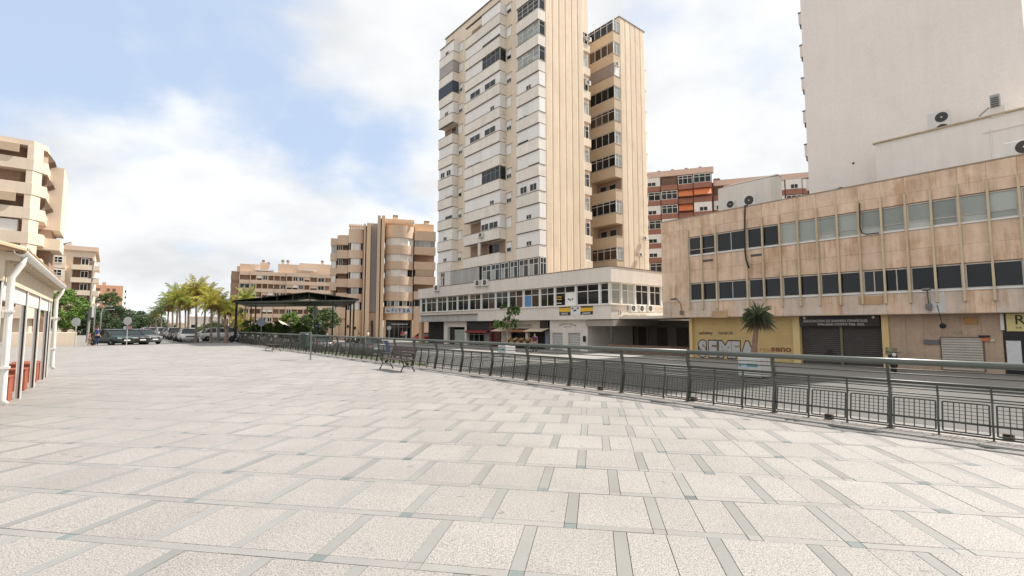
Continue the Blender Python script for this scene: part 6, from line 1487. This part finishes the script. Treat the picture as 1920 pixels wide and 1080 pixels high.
# ================================================================== lamps, poles, signs
GALV = mat('galvanised', (.42, .42, .41), .45, var=.08, metal=.2); GLB = mat('globe', (.78, .77, .74), .3)
def pole_thing(nm, lab, cat, px, py, z=0.0, Y=None):
    p = ground_px(px, py, z) if Y is None else at_y(px, Y, z); return thing(nm, lab, cat, p), Frame((p.x, p.y), (1, 0, 0), (0, 1, 0)), p
for i, (px, Y, yt, reach) in enumerate(((181, 78, 566, 9), (193, 88, 574, 13), (197, 100, 580, 14), (201, 112, 588, 14))):
    p = at_y(px, Y, -.1); r = thing('street_lamp', 'curved galvanised street lamp, %s from the left beside the dark trees' % ORD[i], 'street lamp', p, 'curved lamps along the avenue'); f = Frame((p.x, p.y), (1, 0, 0), (0, 1, 0)); zt_ = zpx(yt, Y); rc = reach / F * Y
    MB(f).tube([(0, 0, -.1), (0, 0, zt_ - 1.3), (rc * .12, 0, zt_ - .5), (rc * .4, 0, zt_ - .1), (rc, 0, zt_)], [.1, .075, .065, .055, .045], 8).build('post', GALV, r, smooth=True)
    MB(f).bbox(rc - .1, rc + .6, -.13, .13, zt_ - .09, zt_ + .05, .03).build('lamp_head', GALV, r)
r, f, p = pole_thing('utility_pole', 'tall grey utility pole with cross arms in front of the beige flats', 'pole', 170, 0, -.05, 52); zt_ = zpx(488, 52)
MB(f).tube([(0, 0, -.05), (.12, 0, zt_)], [.13, .08], 9).build('post', mat('weathered_pole', (.33, .31, .29), .8, var=.15), r)
for y in (491, 522): MB(f).box(-.35, .55, -.04, .04, zpx(y, 52) - .04, zpx(y, 52) + .04).build('cross_arm', GALV, r)
MB(f).bbox(.12, .42, -.15, .15, zpx(595, 52), zpx(575, 52)).build('box', GALV, r)
for (px, py, yt, lab, extra) in ((140, 650, 604, 'round road sign seen from behind beside the bright green tree', False), (237, 647.5, 602, 'round road sign seen from behind with smaller plates in front of the dark cars', True)):
    r, f, p = pole_thing('road_sign', lab, 'road sign', px, py, -.02); zt_ = zpx(yt, p.y)
    MB(f).tube([(0, 0, -.02), (0, 0, zt_ + .2)], .035, 7).build('post', GALV, r); MB(f).lathe((0, -.05, zt_), ((.36, 0), (.37, .01), (.37, .02)), 20, 'b').build('disc', GALV, r)
    if extra: MB(f).box(-.32, -.05, -.05, -.03, zt_ - .72, zt_ - .45).build('plate', GALV, r); MB(f).box(0.02, .42, -.05, -.03, zt_ - .75, zt_ - .42).build('plate', mat('plate_pink', (.35, .2, .2), .6), r)
r, f, p = pole_thing('road_sign', 'round blue road sign on a post behind the canopy', 'road sign', 596, 0, -.7, 64); zt_ = zpx(611, 64)
MB(f).tube([(0, 0, -.7), (0, 0, zt_ + .2)], .035, 7).build('post', GALV, r); MB(f).lathe((0, -.05, zt_), ((.34, 0), (.34, .02)), 20, 'b').build('disc', mat('sign_blue', (.03, .05, .2), .5), r); MB(f).box(-.22, .22, -.065, -.052, zt_ - .05, zt_ + .05).build('arrow', WT, r)
r, f, p = pole_thing('road_sign', 'round road sign back in front of the office entrance', 'road sign', 731, 0, -.74, 80); zt_ = zpx(615, 80)
MB(f).tube([(0, 0, -.74), (0, 0, zt_)], .035, 7).build('post', GALV, r); MB(f).lathe((0, -.05, zt_), ((.36, 0), (.36, .02)), 18, 'b').build('disc', GALV, r)
r, f, p = pole_thing('road_sign', 'grey round sign back on a thick post under the canopy', 'road sign', 493, 0, -.3, 58); zt_ = zpx(604, 58)
MB(f).tube([(0, 0, -.3), (0, 0, zpx(572, 58))], .06, 8).build('post', mat('pole_grey_green', (.2, .22, .21), .5), r); MB(f).lathe((0, -.08, zt_), ((.5, 0), (.5, .02)), 20, 'b').build('disc', mat('disc_bluegrey', (.22, .25, .28), .5), r)
r, f, p = pole_thing('pharmacy_banner', 'tall narrow white vertical sign hanging under the canopy edge', 'sign', 592, 0, -.5, 62); z0_, z1_ = zpx(598, 62), zpx(577, 62)
MB(f).box(-.2, .2, -.05, .05, z0_, z1_).build('board', KW, r); MB(f).tube([(.25, 0, -.5), (.25, 0, z1_ + .2)], .03, 6).build('post', SB, r)
for i in range(5): MB(f).box(-.11, .11, -.062, -.052, z0_ + .15 + i * .26, z0_ + .3 + i * .26).build('character', mat('ink'), r)
for i, (px, Y, yg) in enumerate(((482, 62, 607), (501, 62, 606), (543, 64, 608), (570, 64, 608), (603, 60, 606))):
    r, f, p = pole_thing('globe_lamp', 'small white globe lamp, %s from the left behind the hedge' % ORD[i], 'lamp', px, 0, -.5, Y); zg = zpx(yg, Y); r['group'] = 'globe lamps behind the hedge'
    MB(f).tube([(0, 0, -.5), (0, 0, zg - .12)], .03, 6).build('post', SB, r); MB(f).lathe((0, 0, zg), ((.02, -.15), (.11, -.1), (.15, 0), (.11, .1), (.02, .15)), 12).build('globe', GLB, r, smooth=True)
r, f, p = pole_thing('traffic_light', 'black traffic light on a post at the orange building corner', 'traffic light', 699, 0, -.74, 80); zt_ = zpx(602, 80)
MB(f).tube([(0, 0, -.74), (0, 0, zt_ - .8)], .05, 7).build('post', SB, r); MB(f).bbox(-.18, .18, -.15, .15, zt_ - .9, zt_).build('housing', SB, r)
# containers on the street
p = at_y(724, 42, -.73); f = Frame((p.x, p.y), U, V); r = thing('recycling_bin', 'dark blue recycling container on the street behind the near bench', 'container', p)
MB(f).extr([(-.22, -.73), (-.25, .2), (-.15, .45), (.15, .45), (.25, .2), (.22, -.73)], -.24, .24).build('body', mat('container_blue', (.03, .055, .13), .5, var=.1), r); MB(f).box(-.15, .15, -.262, -.23, .05, .14).build('slot', SB, r)
for (px, py, s, lab, c) in ((608, 665, .5, 'rounded beige stone on the street below the railing', (.42, .36, .29)), (551, 657, .55, 'rounded dark stone below the railing left of the litter bin', (.14, .12, .1))):
    p = at_y(px, 31 if px > 600 else 37, -.72); f = Frame((p.x, p.y), U, V)
    o = MB(f).lathe((0, 0, -.76), ((s, 0), (s * .98, s * .5), (s * .8, s * 1.0), (s * .45, s * 1.35), (.02, s * 1.45)), 14).build('round_stone', mat('stone_' + lab.split()[1], c, .85, var=.3, scale=5, bump=.5, bscale=8), smooth=True, loc=p); tag(o, lab, 'stone')

# ================================================================== people
SKIN = mat('skin', (.42, .25, .17), .6, var=.05); HAIR = mat('hair', (.03, .02, .015), .7)
def person(p, face, h, top, legs, lab, stride=.12, arms=.1, parent_seed=0):
    s = h / 1.75; r = thing('person', lab, 'person', p); r.rotation_euler = (0, 0, face)      # faces local -y
    def skinned(nm, verts, edges, mt, root=0):
        me = bpy.data.meshes.new(nm); me.from_pydata([tuple(Vector(v[:3]) * s) for v in verts], edges, []); me.materials.append(mt); o = bpy.data.objects.new(nm, me); col.objects.link(o); o.parent = r
        md = o.modifiers.new('skin', 'SKIN'); md.use_smooth_shade = True
        for i, v in enumerate(verts): me.skin_vertices[0].data[i].radius = (v[3] * s, (v[4] if len(v) > 4 else v[3]) * s)
        me.skin_vertices[0].data[root].use_root = True; sb = o.modifiers.new('sub', 'SUBSURF'); sb.levels = sb.render_levels = 1; return o
    st_ = stride
    # one continuous body: pelvis 0
    V_ = [(0, 0, .95, .15, .11), (0, .0, 1.15, .14, .10), (0, .01, 1.35, .17, .11), (0, .01, 1.47, .08, .08), (0, -.01, 1.54, .055), (0, -.02, 1.62, .085, .095), (0, -.01, 1.70, .085, .09),
          (.10, 0, .88, .095), (.11, -st_ * .6, .50, .065), (.11, -st_ * .9 + .04, .09, .045), (.12, -st_ * .9 - .10, .05, .04),
          (-.10, 0, .88, .095), (-.11, st_ * .4, .50, .065), (-.11, st_ + .06, .09, .045), (-.12, st_ - .08, .05, .04),
          (.20, .01, 1.40, .065), (.25, .02 + arms * .3, 1.13, .045), (.25, -.06 + arms, .88, .035), (.25, -.09 + arms, .80, .04, .025),
          (-.20, .01, 1.40, .065), (-.25, .02 - arms * .3, 1.13, .045), (-.25, -.06 - arms, .88, .035), (-.25, -.09 - arms, .80, .04, .025)]
    E_ = [(0, 1), (1, 2), (2, 3), (3, 4), (4, 5), (5, 6), (0, 7), (7, 8), (8, 9), (9, 10), (0, 11), (11, 12), (12, 13), (13, 14), (2, 15), (15, 16), (16, 17), (17, 18), (2, 19), (19, 20), (20, 21), (21, 22)]
    skinned('body', V_, E_, SKIN)
    skinned('shirt', [(0, 0, .93, .165, .125), (0, 0, 1.15, .155, .118), (0, .01, 1.36, .185, .125), (0, .01, 1.46, .10, .095), (.21, .01, 1.41, .08), (.25, .02 + arms * .2, 1.20, .062), (-.21, .01, 1.41, .08), (-.25, .02 - arms * .2, 1.20, .062)], [(0, 1), (1, 2), (2, 3), (2, 4), (4, 5), (2, 6), (6, 7)], top)
    skinned('trousers', [(0, 0, .95, .168, .128), (.10, 0, .86, .108), (.11, -st_ * .6, .50, .08), (.11, -st_ * .9 + .04, .13, .062), (-.10, 0, .86, .108), (-.11, st_ * .4, .50, .08), (-.11, st_ + .06, .13, .062)], [(0, 1), (1, 2), (2, 3), (0, 4), (4, 5), (5, 6)], legs)
    skinned('hair', [(0, .01, 1.66, .088, .085), (0, .0, 1.735, .075, .08), (0, .045, 1.62, .06, .05)], [(0, 1), (0, 2)], HAIR)
    return r
cl = lambda n, c: mat('cloth_' + n, c, .85, var=.08, scale=4)
p = ground_px(181, 649.2, 0.0); person(p, 2.6, 1.62, cl('blue', (.025, .06, .25)), cl('navy', (.02, .03, .08)), 'person in a blue top walking at the far plaza edge', .16)
p = ground_px(167, 648.6, 0.0); person(p, 2.3, 1.1, cl('rust', (.30, .09, .06)), cl('tan', (.25, .17, .08)), 'short person in a reddish top left of the person in blue', .1)
for (px, Y, c, l_, lab, fc) in ((756, 84, ('red', (.42, .03, .04)), ('dark', (.03, .03, .035)), 'person in a red top at the office entrance', .3), (762, 87, ('pale', (.5, .5, .54)), ('grey', (.2, .2, .22)), 'person in pale clothes inside the office entrance', 2.8), (675, 78, ('dark', (.03, .03, .035)), ('dark', (.03, .03, .035)), 'person in dark clothes walking past the curved left bay', 1.5), (692, 76, ('cream', (.6, .58, .53)), ('dark', (.03, .03, .035)), 'person in a cream top near the traffic light', 1.2), (1002, 41.5, ('purple', (.1, .03, .08)), ('dark', (.03, .03, .035)), 'person in dark clothes at the grocer doorway', .2)):
    p = at_y(px, Y, -.74 if Y > 60 else BASE); person(p, fc, 1.7, cl(*c), cl(*l_), lab, .1)
